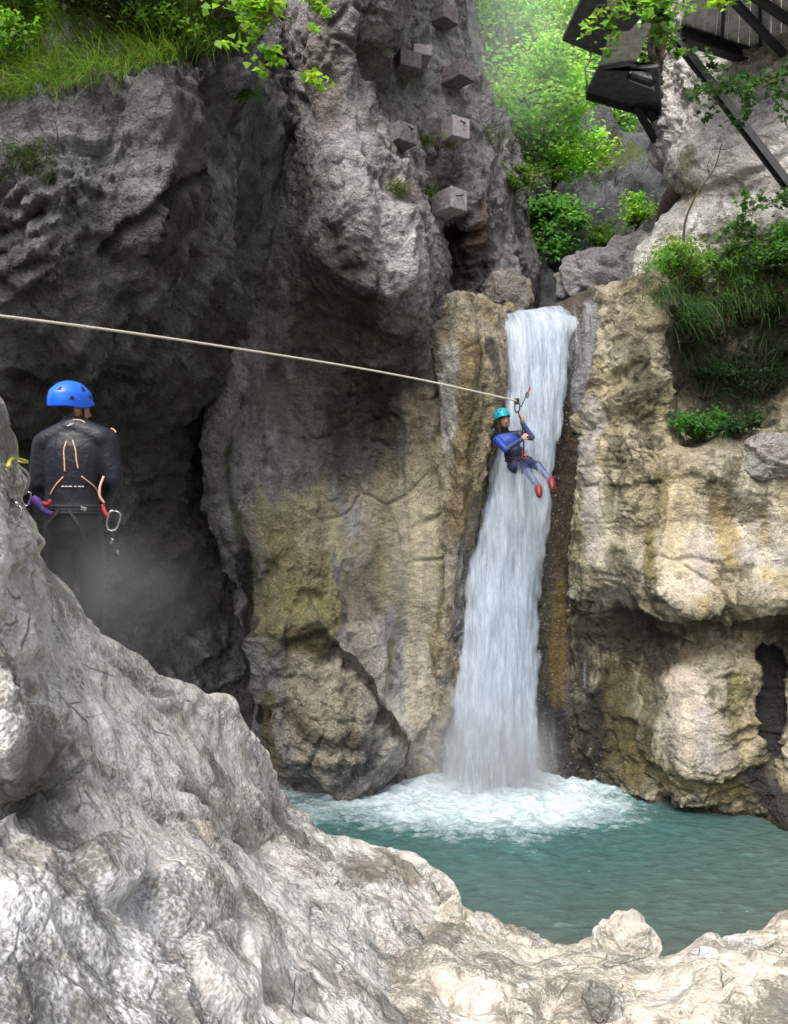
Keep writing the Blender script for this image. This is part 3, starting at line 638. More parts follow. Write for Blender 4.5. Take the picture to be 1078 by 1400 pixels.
rock('gorge_wall', [
    R(-330, (520, 12.5), (560, 12.9), (585, 13.3), (604, 13.9), (618, 14.8), (626, 16.2), (632, 19)),
    R(0, (520, 12.5), (560, 12.9), (590, 13.3), (612, 13.8), (628, 14.6), (638, 16), (646, 19)),
    R(100, (520, 12.5), (560, 12.9), (595, 13.2), (622, 13.7), (642, 14.5), (656, 16), (668, 19)),
    R(200, (520, 12.5), (560, 12.85), (600, 13.1), (640, 13.6), (676, 14.7), (698, 16), (714, 19)),
    R(270, (520, 12.6), (570, 12.9), (605, 13.4), (650, 13.6), (690, 14.7), (717, 16.2), (730, 19)),
    R(315, (520, 13), (575, 13.7), (612, 14.2), (655, 13.9), (688, 14.6), (718, 16), (732, 19)),
    R(370, (520, 13), (575, 13.8), (614, 14.4), (656, 14.3), (690, 14.4), (730, 15.8), (742, 19)),
    R(430, (520, 13), (575, 13.7), (615, 14.2), (656, 14.2), (690, 14.5), (722, 15.8), (738, 19)),
    R(560, (520, 13), (575, 13.7), (615, 14.2), (656, 14.2), (690, 14.5), (722, 15.8), (738, 19))],
    420, 220, dict(a0=.12, f0=.8, a1=.13, f1=1.3, a2=.11, f2=3.2, a3=.04, f3=2.6, st=.06, fs=1.8, a4=.022, f4=12, crack=.03, rough=.2),
    [(.30, .29, .30), (.39, .375, .39), (.18, .165, .15), (.09, .08, .075)],
    [([(600, 40), (590, 90)], 40, (.36, .37, .36), .6, 0), ([(620, 330), (610, 410)], 46, (.085, .062, .045), .85, .1), ([(598, 230), (600, 270)], 20, (.06, .05, .04), .7, 0),
     ([(660, 280), (655, 340)], 12, (.15, .09, .05), .7, 0), ([(670, 160), (690, 190)], 20, (.10, .13, .05), .6, 0), ([(560, 60), (570, 130)], 14, (.13, .16, .05), .5, 0), ([(700, 330), (705, 390)], 26, LILAC, .6, 0)])

rock('hill', [
    [(100, -140, 54), (500, -130, 54), (700, -60, 54), (850, -90, 54), (1000, -110, 54), (1400, -140, 54)],
    [(300, -120, 42), (560, -100, 42), (700, -30, 42), (850, -60, 42), (1000, -100, 42), (1200, -120, 42)],
    [(300, 60, 32), (560, 60, 32), (700, 90, 32), (850, 80, 32), (1000, 60, 32), (1200, 60, 32)],
    [(300, 190, 26), (600, 180, 26), (700, 180, 26), (830, 190, 26), (950, 180, 25), (1200, 180, 25)],
    [(300, 220, 23), (600, 220, 22.5), (700, 215, 22.5), (830, 206, 22.5), (950, 206, 21.5), (1200, 220, 21)],
    [(300, 300, 22), (600, 300, 22), (700, 290, 22), (800, 285, 21.5), (900, 280, 20.5), (1200, 280, 20)],
    [(300, 360, 20), (600, 360, 20), (700, 360, 20), (790, 340, 18.5), (900, 335, 17.5), (1200, 330, 17)],
    [(300, 440, 17), (600, 440, 16.8), (700, 440, 16.8), (760, 436, 16.2), (900, 430, 15.6), (1200, 430, 15.4)],
    [(300, 560, 15.5), (600, 560, 15.2), (700, 560, 15), (780, 560, 14.8), (900, 560, 14.6), (1200, 560, 14.6)]],
    360, 260, dict(a0=.7, f0=.3, a1=.9, f1=.5, a2=.35, f2=1.4, a3=.15, f3=1.1, st=.35, fs=.9, a4=.06, f4=9, crack=.05, rough=.2),
    [(.10, .105, .115), (.16, .165, .18), (.06, .065, .065), (.035, .04, .03)],
    [([(560, 30), (700, 60), (1000, 40)], 200, (.04, .06, .015), .9, 0), ([(880, 206), (830, 205)], 30, (.10, .14, .03), .8, 0), ([(860, 235), (810, 300)], 40, (.24, .25, .27), .5, 0),
     ([(740, 330), (745, 400)], 40, (.03, .035, .03), .8, .2)])  # last stroke paints the darkness low in the gorge

def back(c, dy, z):      # a column's end, carried down behind the crest
    p = W(*c); return (p[0] - .1, p[1] + dy, z, 0)
crest = [(-500, 300, 3.6), (-150, 440, 3.3), (-16, 550, 3.4), (12, 650, 3.75), (44, 752, 4.15), (96, 815, 4.5), (155, 872, 4.9), (215, 915, 5.3), (300, 960, 6.0), (348, 1012, 6.6), (403, 1107, 7.8), (470, 1150, 7.9), (540, 1172, 7.7), (603, 1238, 7.3), (650, 1300, 6.9)]
rock('rock_foreground', [
    [back(c, 1.6, -1.2) for c in crest],
    [back(c, 1.3, .4 if c[0] > 180 else 1.5) for c in crest],
    [(-500, 380, 4.3), (-150, 520, 3.9), (0, 700, 4.2), (40, 860, 4.6), (75, 930, 4.95), (118, 948, 5.15), (165, 985, 5.4), (220, 1010, 5.8), (300, 1040, 6.5), (350, 1085, 7.1), (403, 1165, 8.2), (470, 1200, 8.3), (540, 1225, 8.1), (603, 1290, 7.7), (650, 1350, 7.2)],
    crest,
    [(-500, 500, 2.8), (-150, 620, 2.7), (0, 700, 2.95), (36, 790, 3.35), (66, 850, 3.65), (110, 890, 3.95), (158, 932, 4.25), (210, 975, 4.6), (285, 1022, 5.2), (335, 1078, 5.7), (385, 1152, 6.5), (455, 1182, 6.8), (530, 1204, 6.7), (600, 1275, 6.5), (650, 1340, 6.2)],
    [(-500, 700, 2.4), (-150, 780, 2.4), (0, 860, 2.65), (40, 910, 2.95), (72, 945, 3.2), (110, 975, 3.4), (155, 1003, 3.6), (205, 1042, 3.9), (275, 1086, 4.3), (320, 1122, 4.7), (370, 1172, 5.2), (440, 1204, 5.6), (520, 1240, 5.7), (590, 1305, 5.6), (650, 1370, 5.4)],
    [(-500, 900, 2.15), (-150, 980, 2.2), (0, 1040, 2.35), (40, 1055, 2.6), (70, 1065, 2.75), (105, 1075, 2.95), (150, 1090, 3.2), (200, 1110, 3.4), (265, 1135, 3.7), (310, 1158, 4.0), (355, 1192, 4.4), (425, 1227, 4.7), (500, 1275, 4.8), (570, 1340, 4.7), (640, 1410, 4.5)],
    [(-500, 1010, 2.1), (-150, 1060, 2.25), (0, 1095, 2.5), (40, 1103, 2.65), (70, 1110, 2.75), (105, 1117, 2.85), (150, 1128, 3.0), (200, 1140, 3.2), (260, 1158, 3.45), (300, 1178, 3.7), (345, 1210, 4.05), (415, 1248, 4.3), (490, 1300, 4.35), (560, 1368, 4.2), (630, 1435, 4.0)],
    [(-500, 1080, 1.85), (-150, 1130, 1.95), (0, 1165, 2.2), (40, 1165, 2.35), (70, 1165, 2.45), (105, 1168, 2.6), (150, 1172, 2.75), (200, 1178, 2.95), (260, 1190, 3.2), (300, 1205, 3.4), (345, 1236, 3.7), (415, 1275, 3.95), (490, 1330, 3.95), (560, 1400, 3.85), (630, 1470, 3.65)],
    [(-500, 1220, 1.7), (-150, 1260, 1.75), (0, 1280, 1.92), (40, 1280, 2.02), (70, 1280, 2.12), (105, 1280, 2.22), (150, 1282, 2.35), (200, 1285, 2.5), (255, 1290, 2.7), (295, 1300, 2.9), (340, 1320, 3.1), (410, 1350, 3.3), (485, 1400, 3.3), (555, 1460, 3.2), (620, 1530, 3.1)],
    [(-500, 1420, 1.45), (-150, 1420, 1.5), (0, 1420, 1.65), (40, 1420, 1.72), (70, 1420, 1.8), (105, 1420, 1.87), (150, 1420, 1.95), (200, 1420, 2.05), (255, 1420, 2.2), (295, 1422, 2.35), (340, 1430, 2.5), (410, 1445, 2.7), (485, 1485, 2.75), (555, 1540, 2.7), (620, 1600, 2.6)],
    [(x, 2000, y) for x, y in ((-500, 1.05), (-150, 1.05), (0, 1.1), (40, 1.15), (70, 1.2), (105, 1.25), (150, 1.3), (200, 1.35), (255, 1.4), (295, 1.45), (340, 1.5), (410, 1.6), (485, 1.7), (555, 1.75), (620, 1.8))]],
    860, 680, dict(a0=.06, f0=1.0, a1=.075, f1=.9, am=.038, fm=2.2, a2=.034, f2=4.5, a3=.004, f3=3.2, st=.03, fs=3.0, a4=.005, f4=20, crack=.06, tilt=.12, rough=.1, streak=1.),
    [(.57, .545, .505), (.64, .62, .59), (.45, .415, .37), (.26, .235, .2)],
    [([(30, 760), (60, 900), (100, 880)], 110, (.40, .385, .36), .55, 0), ([(250, 960), (330, 1040)], 70, (.33, .31, .28), .4, 0),
     ([(40, 1050), (90, 1040), (180, 1075)], 55, (.13, .12, .105), .65, 0), ([(250, 1080), (330, 1130)], 40, (.24, .215, .18), .6, 0), ([(250, 1130), (300, 1150)], 26, (.5, .42, .3), .6, 0),
     ([(60, 1340), (180, 1300), (130, 1380)], 130, (.57, .585, .62), .6, 0), ([(240, 1260), (300, 1220)], 50, (.16, .15, .115), .7, 0), ([(400, 1360), (380, 1400)], 36, (.13, .125, .11), .7, 0), ([(230, 1290), (220, 1340)], 30, (.14, .135, .11), .6, 0),
     ([(500, 1195), (540, 1225), (585, 1262), (530, 1280)], 50, (.15, .135, .095), .8, .1), ([(190, 1330), (215, 1290), (250, 1265)], 34, (.14, .135, .105), .75, 0), ([(20, 1040), (60, 1060), (100, 1030)], 40, (.12, .11, .09), .75, 0), ([(440, 1150), (540, 1180)], 24, (.20, .18, .15), .6, 0), ([(330, 1130), (420, 1160)], 20, (.22, .2, .17), .6, 0), ([(380, 1250), (440, 1290)], 60, (.60, .58, .55), .5, 0)],
    worn=[([(150, 872), (78, 930), (22, 990)], 5, 0, -.05), ([(0, 1105), (60, 1098), (110, 1080)], 8, 0, -.06), ([(118, 985), (112, 1050), (96, 1082)], 6, 0, -.05), ([(60, 1215), (100, 1228), (150, 1188)], 44, .6, .07, .3), ([(20, 1010), (70, 1020), (95, 985)], 40, .3, .05, .3), ([(250, 1230), (330, 1260), (300, 1330)], 46, .4, .04, .35),
          ([(40, 780), (80, 900), (120, 940)], 60, .7), ([(250, 980), (340, 1060)], 40, .6), ([(100, 1340), (200, 1300), (300, 1330)], 90, .5), ([(215, 945), (300, 1000), (370, 1085)], 7, 0, -.05), ([(120, 1000), (260, 1015)], 5, 0, -.03), ([(230, 1120), (330, 1150), (420, 1175)], 7, 0, -.03), ([(90, 1075), (200, 1110), (330, 1130)], 6, 0, -.05)],
    mat=M['rock_near'])

edge = [(480, 1262, 7.5), (560, 1246, 7.3), (610, 1240, 7.2), (655, 1254, 7.25), (700, 1277, 7.3), (758, 1301, 7.2), (812, 1290, 7.15), (860, 1294, 7.1), (905, 1299, 7.1), (948, 1292, 7.15), (966, 1284, 7.15), (984, 1291, 7.2), (1030, 1284, 7.3), (1078, 1266, 7.5), (1200, 1225, 7.9), (1500, 1150, 8.4)]
rock('rock_shore', [
    [back(c, 1.2, -1.5) for c in edge], [back(c, .35, -.45) for c in edge],
    edge,
    [(c[0], c[1] + 30, c[2] - .75) for c in edge],
    [(c[0], .55 * c[1] + .45 * 1360, 5.3) for c in edge],
    [(c[0], .3 * c[1] + .7 * 1400, 4.3) for c in edge],
    [(c[0], 1500 - (c[0] - 800) * .03, 3.3) for c in edge],
    [(c[0], 2100, 1.75) for c in edge]],
    420, 560, dict(a0=.12, f0=1.1, a1=.11, f1=1.0, am=.05, fm=2.4, a2=.050, f2=4.5, a3=.008, f3=3, st=.05, fs=2.4, a4=.006, f4=20, crack=.05, tilt=-.1, rough=.15, streak=1.),
    [(.54, .49, .425), (.60, .555, .495), (.40, .335, .26), (.22, .19, .155)],
    [([(920, 1335), (928, 1345)], 12, (.42, .30, .10), .6, 0), ([(640, 1380), (690, 1390)], 22, (.22, .2, .17), .6, 0), ([(1040, 1350), (1060, 1390)], 40, (.36, .31, .27), .5, 0)],
    mat=M['rock_near'])

# ground: river bed and valley floor, one sheet out to the horizon
def ground_mesh():
    xs = np.concatenate([np.linspace(-150, -20, 12), np.linspace(-15, 15, 60), np.linspace(20, 150, 12)])
    ys = np.concatenate([np.linspace(-120, -10, 10), np.linspace(-5, 20, 60), np.linspace(30, 200, 10)])
    X, Yg = np.meshgrid(xs, ys)
    Z = np.full_like(X, -1.6) + .25 * fbm(np.stack([X.ravel() * .5, Yg.ravel() * .5, 0 * X.ravel()], 1), 3).reshape(X.shape)
    V = np.stack([X, Yg, Z], -1).reshape(-1, 3)
    f = grid_faces(len(ys), len(xs))[:, ::-1]
    c = np.tile(np.array([[.16, .15, .11]]), (len(V), 1))
    return np_mesh('ground', V, f, True, c, {'wet': np.zeros(len(V))})
tag(link('ground', ground_mesh(), M['rock']), kind='structure')
# ------------------------------------------------------------------ water
def mat_water():
    m, nt, N, L = nodes('pool_water')
    tc = nt.nodes.new('ShaderNodeTexCoord').outputs['Object']
    mp = nt.nodes.new('ShaderNodeMapping'); mp.inputs['Scale'].default_value = (1, 1.9, 1); nt.links.new(tc, mp.inputs[0])
    n1 = noise(nt, mp.outputs[0], 4.5, 5, .6, .6); n2 = noise(nt, mp.outputs[0], 17, 5, .6, .4)
    h = mathn(nt, 'ADD', n1, mathn(nt, 'MULTIPLY', n2, .35))
    nb = bump(nt, h, .55, .06)
    f = attr(nt, 'foam')
    nf = noise(nt, mp.outputs[0], 6, 8, .68, .9)
    nf2 = noise(nt, mp.outputs[0], 30, 5, .65, .2)
    ff = mathn(nt, 'ADD', mathn(nt, 'MULTIPLY', nf, .7), mathn(nt, 'MULTIPLY', nf2, .3))
    fo = maprange(nt, mathn(nt, 'ADD', ff, f), .82, 1.20, 0, 1)
    fk = mathn(nt, 'MULTIPLY', maprange(nt, noise(nt, mp.outputs[0], 11, 6, .7, .5), .66, .72, 0, 1), maprange(nt, noise(nt, tc, 1.1, 3, .5), .48, .6, 0, .8))
    fo = mathn(nt, 'MAXIMUM', fo, fk)
    c = rgbmul(nt, attr(nt, 'col', 'Color'), maprange(nt, n1, .3, .7, .75, 1.25))
    wat = princ(nt, **{'Base Color': c, 'Roughness': .09, 'IOR': 1.33, 'Specular IOR Level': .5, 'Normal': nb})
    fm = princ(nt, **{'Base Color': (.50, .585, .63, 1), 'Roughness': .7, 'Specular IOR Level': .3, 'Normal': bump(nt, ff, .5, .10), 'Subsurface Weight': .0})
    s = nt.nodes.new('ShaderNodeMixShader'); L.new(fo, s.inputs[0]); L.new(wat.outputs[0], s.inputs[1]); L.new(fm.outputs[0], s.inputs[2])
    out(nt, s.outputs[0]); return m
FX, FY = 1.5, 12.15         # where the fall lands
def pool():
    nx, ny = 620, 460
    xs = np.linspace(-7, 13, nx); ys = np.linspace(6.2, 14.2, ny)
    X, Yg = np.meshgrid(xs, ys); P = np.stack([X.ravel(), Yg.ravel(), np.zeros(X.size)], 1).astype(np.float32)
    dx = P[:, 0] - FX; dy = P[:, 1] - FY
    sx = np.where(dx < 0, 4.3, 2.7)
    r = np.sqrt((dx / sx)**2 + (dy / 2.55)**2)
    wob = .22 * fbm(P * 1.1, 4, .6, seed=3) + .10 * fbm(P * np.array([4, 6, 1]), 3, .6, seed=5)
    foam = 1 - sstep(.45, 1.2, r + wob)
    core = 1 - sstep(.0, .75, r + .3 * wob)
    streak = fbm(P * np.array([1.2, 5, 1]), 4, .6, seed=8)
    foam = foam * .66 + .26 * sstep(.2, .55, streak) * (1 - foam) * (1 - sstep(1.4, 3.2, r))
    z = .018 * fbm(P * np.array([1.6, 2.4, 1]), 4, seed=9) + .02 * core * 0
    z += foam * 1.6 * (.10 * fbm(P * np.array([2.2, 3, 1]), 4, .6, seed=12, ridged=True) + .04 * fbm(P * 9, 3, .6, seed=14))
    z += .16 * (1 - sstep(0, .42, r)) * (1 + .8 * fbm(P * 3, 3, seed=15))
    P[:, 2] = z
    t = sstep(.6, 2.2, r + wob)
    deep = np.array([.042, .108, .104]); far = np.array([.082, .108, .092]); near = np.array([.10, .10, .07])
    C = deep * (1 - t[:, None]) + far * t[:, None]
    sh = sstep(8.1, 7.2, P[:, 1] + .5 * fbm(P * 1.4, 3, seed=17) + .12 * np.abs(P[:, 0] - 1.2)) * .7
    C = C * (1 - sh[:, None]) + near * sh[:, None]
    me = np_mesh('water', P, grid_faces(ny, nx)[:, ::-1], True, C, {'foam': foam})
    tag(link('water', me, mat_water()), kind='structure')
pool()

def mat_fall():
    m, nt, N, L = nodes('falling_water')
    uv = nt.nodes.new('ShaderNodeUVMap').outputs[0]
    def nz(sx, sy, det, r=.55):
        mp = nt.nodes.new('ShaderNodeMapping'); mp.inputs['Scale'].default_value = (sx, sy, 1); nt.links.new(uv, mp.inputs[0])
        return noise(nt, mp.outputs[0], 1, det, r, .15)
    a1 = nz(11, 1.1, 5, .6); a2 = nz(34, 3.0, 4, .6); a3 = nz(4.5, .8, 4, .6)
    n = mathn(nt, 'ADD', mathn(nt, 'MULTIPLY', a1, .42), mathn(nt, 'ADD', mathn(nt, 'MULTIPLY', a2, .26), mathn(nt, 'MULTIPLY', a3, .32)))
    al = mathn(nt, 'MULTIPLY', mathn(nt, 'ADD', n, mathn(nt, 'SUBTRACT', attr(nt, 'dens'), 1.0)), 2.5, clamp=True)
    rgb = nt.nodes.new('ShaderNodeRGB'); rgb.outputs[0].default_value = (.72, .81, .92, 1)
    c = rgbmul(nt, rgb.outputs[0], maprange(nt, n, (.36), .62, .74, 1.1))
    b = princ(nt, **{'Base Color': c, 'Roughness': .55, 'Specular IOR Level': .25, 'Normal': bump(nt, n, .5, .05)})
    t = nt.nodes.new('ShaderNodeBsdfTranslucent'); L.new(c, t.inputs[0])
    s = nt.nodes.new('ShaderNodeMixShader'); s.inputs[0].default_value = .4; L.new(b.outputs[0], s.inputs[1]); L.new(t.outputs[0], s.inputs[2])
    tr = nt.nodes.new('ShaderNodeBsdfTransparent')
    s2 = nt.nodes.new('ShaderNodeMixShader'); L.new(al, s2.inputs[0]); L.new(tr.outputs[0], s2.inputs[1]); L.new(s.outputs[0], s2.inputs[2])
    out(nt, s2.outputs[0]); return m
# left edge, right edge and depth of the fall down its height
FR = [(424, 684, 792, 13.7), (431, 681, 800, 12.85), (446, 682, 796, 12.5), (480, 684, 788, 12.32), (540, 684, 777, 12.2), (600, 676, 768, 12.15), (680, 660, 757, 12.12), (760, 641, 749, 12.1), (860, 620, 743, 12.08), (960, 605, 742, 12.06), (1040, 596, 746, 12.05), (1082, 588, 752, 12.0)]
def fall():
    V = []; Fc = []; UV = []; DN = []; off = 0
    def layer(fr, dy, bulge, dens, edge, n, m, seed, amp, vfade=None, yj=0.):
        nonlocal off
        rows = []; y0 = fr[0][0]
        for (y, l, r, Y) in fr:
            rows.append([(l + (r - l) * u, y - (17 * u**1.5 - 2) * math.exp(-max(0, y - 424) / 30.) * (fr is FR), Y + dy - bulge * math.sin(math.pi * u)**.8) for u in np.linspace(0, 1, 7)])
        G = patch_grid(rows, n, m); P = G.reshape(-1, 3)
        u = np.tile(np.linspace(0, 1, m), n); v = np.repeat(np.linspace(0, 1, n), m)
        S = np.stack([P[:, 0] * 3.2, np.full(len(P), seed * 3.1), P[:, 2] * .55], 1)
        S2 = np.stack([P[:, 0] * 11, np.full(len(P), seed * 5.1), P[:, 2] * 1.6], 1)
        k = fbm(S, 3, seed=seed) + .45 * fbm(S2, 3, seed=seed + 20)
        P[:, 1] -= amp * k
        P[:, 0] += .03 * fbm(S, 2, seed=seed + 7)
        e = np.minimum(u, 1 - u)
        d = dens * sstep(-.04, edge, e + .16 * fbm(np.stack([P[:, 2] * 1.4, u * 3, 0 * u + seed], 1), 3, seed=seed + 3))
        if vfade is not None: d = d * vfade(v)
        V.append(P); Fc.append(grid_faces(n, m) + off); off += len(P)
        UV.append(np.stack([P[:, 0] + seed * 7.7, P[:, 2] + seed * 3.3], 1)); DN.append(d)
    rise = lambda v: sstep(0, .03, v)
    layer(FR, .12, .10, .80, .14, 360, 130, 1, .10, rise)
    layer(FR, .0, .22, .72, .26, 360, 130, 2, .20, rise)
    layer([(y, l - 5 - .012 * (y - 424), r + 4 + .008 * (y - 424), Y) for y, l, r, Y in FR], -.12, .28, .58, .34, 360, 120, 3, .22, rise)
    layer([(y, l + 4, r - 6, Y) for y, l, r, Y in FR[4:]], -.32, .3, .56, .3, 300, 110, 4, .2, lambda v: sstep(0, .25, v))
    layer([(590, 684, 762, 11.1), (640, 682, 768, 11.0), (700, 672, 768, 11.0), (780, 655, 762, 11.1)], 0, .1, .60, .3, 160, 80, 11, .1, lambda v: sstep(0, .35, v) * (1 - sstep(.6, 1, v)))
    # the back of the water, against the rock
    layer(FR, .34, -.02, .84, .10, 200, 60, 6, .05, rise)
    # thin veil over the grey rock beside the lip
    layer([(412, 768, 826, 13.3), (420, 768, 826, 12.5), (470, 766, 826, 12.25), (540, 764, 815, 12.2), (600, 768, 800, 12.45), (680, 762, 785, 12.6)], -.06, .02, .53, .3, 180, 60, 7, .03, lambda v: 1 - sstep(.55, 1, v))
    # side spray over the foot of the brown slab
    layer([(940, 738, 752, 12.5), (980, 738, 775, 12.45), (1030, 738, 800, 12.3), (1080, 738, 836, 12.1)], -.05, .03, .47, .3, 110, 70, 8, .05, lambda v: sstep(0, .3, v))
    layer([(640, 655, 690, 12.75), (760, 630, 670, 12.65), (900, 612, 650, 12.5), (1060, 582, 630, 12.4)], .0, .03, .58, .3, 180, 50, 9, .05, lambda v: sstep(0, .3, v))
    # trickle down the dark corner
    layer([(870, 796, 802, 12.35), (940, 796, 803, 12.3), (1010, 797, 806, 12.15)], -.1, .02, .68, .3, 80, 14, 10, .03, lambda v: sstep(0, .3, v) * (1 - sstep(.6, 1, v)) * .85)
    me = np_mesh('waterfall', np.concatenate(V), np.concatenate(Fc), True, None, {'dens': np.concatenate(DN)}, np.concatenate(UV))
    tag(link('waterfall', me, mat_fall()), kind='structure')
fall()

M['drop'] = mat_simple('spray_drop', (.8, .86, .9), .3, 0, 20, .05, .0)
def octas(C, S):
    o = np.array([[1, 0, 0], [-1, 0, 0], [0, 1, 0], [0, -1, 0], [0, 0, 1], [0, 0, -1]], float)
    f = np.array([[4, 0, 2], [4, 2, 1], [4, 1, 3], [4, 3, 0], [5, 2, 0], [5, 1, 2], [5, 3, 1], [5, 0, 3]])
    V = (C[:, None, :] + o[None] * S[:, None, :]).reshape(-1, 3)
    return V, (f[None] + (np.arange(len(C)) * 6)[:, None, None]).reshape(-1, 3)
def spray():
    C = []; S = []
    for _ in range(700):               # round the falling water
        k = rng.uniform(0, len(FR) - 1.01); i = int(k); t = k - i
        y, l, r, Y = (FR[i][q] * (1 - t) + FR[i + 1][q] * t for q in range(4))
        side = rng.choice([-1, 1]); e = abs(rng.normal(0, 9 + .012 * max(0, y - 430)))
        px = (l - e + 8) if side < 0 else (r + e - 8)
        C.append(W(px, y, Y - rng.uniform(-.1, .5))); s = rng.uniform(.0018, .0036); S.append((s, s, s * rng.uniform(1.5, 5)))
    for _ in range(1500):               # thrown up where it lands
        a = rng.uniform(0, 2 * math.pi); r = abs(rng.normal(0, .75)) + .1; h = rng.exponential(.22)
        C.append((FX + .1 + r * math.cos(a) * 1.5, FY - .15 - abs(r * math.sin(a)) * .9, .03 + h)); s = rng.uniform(.002, .0055); S.append((s, s, s * rng.uniform(.8, 1.6)))
    V, f = octas(np.array(C), np.array(S))
    tag(link('spray', np_mesh('spray', V, f, True), M['drop']), kind='stuff')
spray()
def mist_and_veil(loc, scale, dens, name='mist_and_veil'):
    m, nt, N, L = nodes('mist_and_veil')
    tc = nt.nodes.new('ShaderNodeTexCoord').outputs['Object']
    ln = nt.nodes.new('ShaderNodeVectorMath'); ln.operation = 'LENGTH'; nt.links.new(tc, ln.inputs[0])
    fall_ = maprange(nt, ln.outputs['Value'], .1, .98, 1, 0)
    nz = noise(nt, tc, 2.6, 3, .6, .3)
    dn = mathn(nt, 'MULTIPLY', mathn(nt, 'MULTIPLY', fall_, fall_), maprange(nt, nz, .35, .65, .3, 1.4))
    v = nt.nodes.new('ShaderNodeVolumePrincipled'); v.inputs['Color'].default_value = (.97, .985, 1, 1); v.inputs['Anisotropy'].default_value = .2
    nt.links.new(mathn(nt, 'MULTIPLY', dn, dens), v.inputs['Density'])
    o = nt.nodes.new('ShaderNodeOutputMaterial'); nt.links.new(v.outputs[0], o.inputs['Volume'])
    mb = MB(); mb.sphere((0, 0, 0), 1, 24, 16)
    ob = mb.build(name, m); ob.location = loc; ob.scale = scale; ob['kind'] = 'stuff'
mist_and_veil((FX - .12, FY - .35, .3), (1.3, .8, 1.9), 5.0)
mist_and_veil(tuple(W(125, 815, 4.25)), (.8, .3, .65), 1.1)  # added veil by the guide's legs, standing in for a lens blob
mist_and_veil(tuple(W(680, 70, 15.6)), (2.4, .8, 2.8), .8)  # added veil that pales and brightens the gorge trees
# ------------------------------------------------------------------ plants
def leaf_mesh(name, C, Dn, S, colr, wid=.32, jit=.35, curl=.14):
    """one folded leaf per row: centre C, rough normal Dn, size S, colour"""
    C = np.asarray(C, float); N_ = len(C)
    Dn = np.asarray(Dn, float) + rng.normal(0, jit, (N_, 3)); Dn /= np.linalg.norm(Dn, axis=1)[:, None]
    a = rng.normal(0, 1, (N_, 3)); a -= Dn * (a * Dn).sum(1)[:, None]; a /= np.linalg.norm(a, axis=1)[:, None]
    b = np.cross(Dn, a); S = np.asarray(S, float)[:, None]
    V = np.stack([C - a * S * .5, C + b * S * wid + Dn * S * curl, C + a * S * .5 - Dn * S * .12, C - b * S * wid + Dn * S * curl], 1).reshape(-1, 3)
    f = np.arange(N_ * 4).reshape(-1, 4)
    return np_mesh(name, V, f, False, np.repeat(np.asarray(colr, float), 4, axis=0))
def clumps(c, r, n_cl, n_leaf, clr, base, flat=.5, var=.3, tips=None):
    """leaf centres in clumps through an ellipsoid"""
    c = np.array(c, float); r = np.array(r, float)
    if tips is None:
        k = rng.normal(0, 1, (n_cl, 3)); k /= np.linalg.norm(k, axis=1)[:, None]
        k = c + k * r * rng.uniform(.25, 1, (n_cl, 1))**.6
    else: k = np.array(tips)
    idx = rng.integers(0, len(k), n_leaf)
    off = rng.normal(0, 1, (n_leaf, 3)) * np.array([1, 1, flat]) * clr * rng.uniform(.5, 1.2, (len(k), 1))[idx]
    kb = rng.uniform(1 - var, 1 + var, len(k))
    hue = rng.normal(0, .12, len(k))
    base = np.array(base)
    col = base * (kb[idx] * rng.uniform(.75, 1.25, n_leaf))[:, None]
    col[:, 0] *= 1 + hue[idx]
    return k[idx] + off, col, k
def tree(name, base, top, crown_c, crown_r, n_cl, n_leaf, clr, size, colr, label, cat='tree', group=None, trunk_r=.06, flat=.45, mat='leaf', bare=0.0):
    base = np.array(base, float); top = np.array(top, float); cc = np.array(crown_c, float)
    root = tag(empty(name, base), label, cat, group)
    C, col, k = clumps(cc, crown_r, n_cl, n_leaf, clr, colr, flat)
    mb = MB(); mid = base * .5 + top * .5 + rng.normal(0, .08, 3) * np.linalg.norm(top - base) * .5
    sp = spline([base, mid, top], 14); mb.tube(sp, np.linspace(trunk_r, trunk_r * .4, 14), 7)
    for q in k[:min(len(k), 26)]:
        j = rng.integers(5, 13); s = sp[j]; m_ = s * .5 + q * .5 + np.array([0, 0, .12 * np.linalg.norm(q - s)])
        mb.tube(spline([s, m_, q], 7), np.linspace(trunk_r * .4, trunk_r * .1, 7), 5)
    mb.build('trunk', M['bark'], root)
    up = np.tile(np.array([[.1, -.45, .8]]), (len(C), 1))
    link('crown', leaf_mesh('crown', C, up, rng.uniform(.7, 1.25, len(C)) * size, col, jit=.45), M[mat], root)
    return root
def shrub(base, h, r, n_cl, n_leaf, clr, size, colr, label, group=None, name='shrub', cat='shrub'):
    b = np.array(base, float)
    root = tag(empty(name, b), label, cat, group)
    C, col, k = clumps(b + np.array([0, 0, h * .6]), np.array([r, r * .8, h * .5]), n_cl, n_leaf, clr, colr, .6)
    mb = MB()
    for q in k[:16]:
        mb.tube(spline([b + rng.normal(0, .03, 3), b * .5 + q * .5 + rng.normal(0, .05, 3), q], 6), np.linspace(.012, .004, 6), 5)
    mb.build('stem', M['bark'], root)
    link('foliage', leaf_mesh('foliage', C, np.tile(np.array([[0, -.5, .75]]), (len(C), 1)), rng.uniform(.7, 1.25, len(C)) * size, col, jit=.5), M['leaf'], root)
    return root
def near_vert(rname, px, py):
    P, Nn, o = ROCKS[rname]; A = P.reshape(-1, 3); q = to_px(A.astype(float)); d = (q[:, 0] - px)**2 + (q[:, 1] - py)**2
    j = np.where(d < d.min() + 9)[0]; j = j[np.argmin(A[j, 1])]
    return A[j].astype(float), Nn.reshape(-1, 3)[j].astype(float)

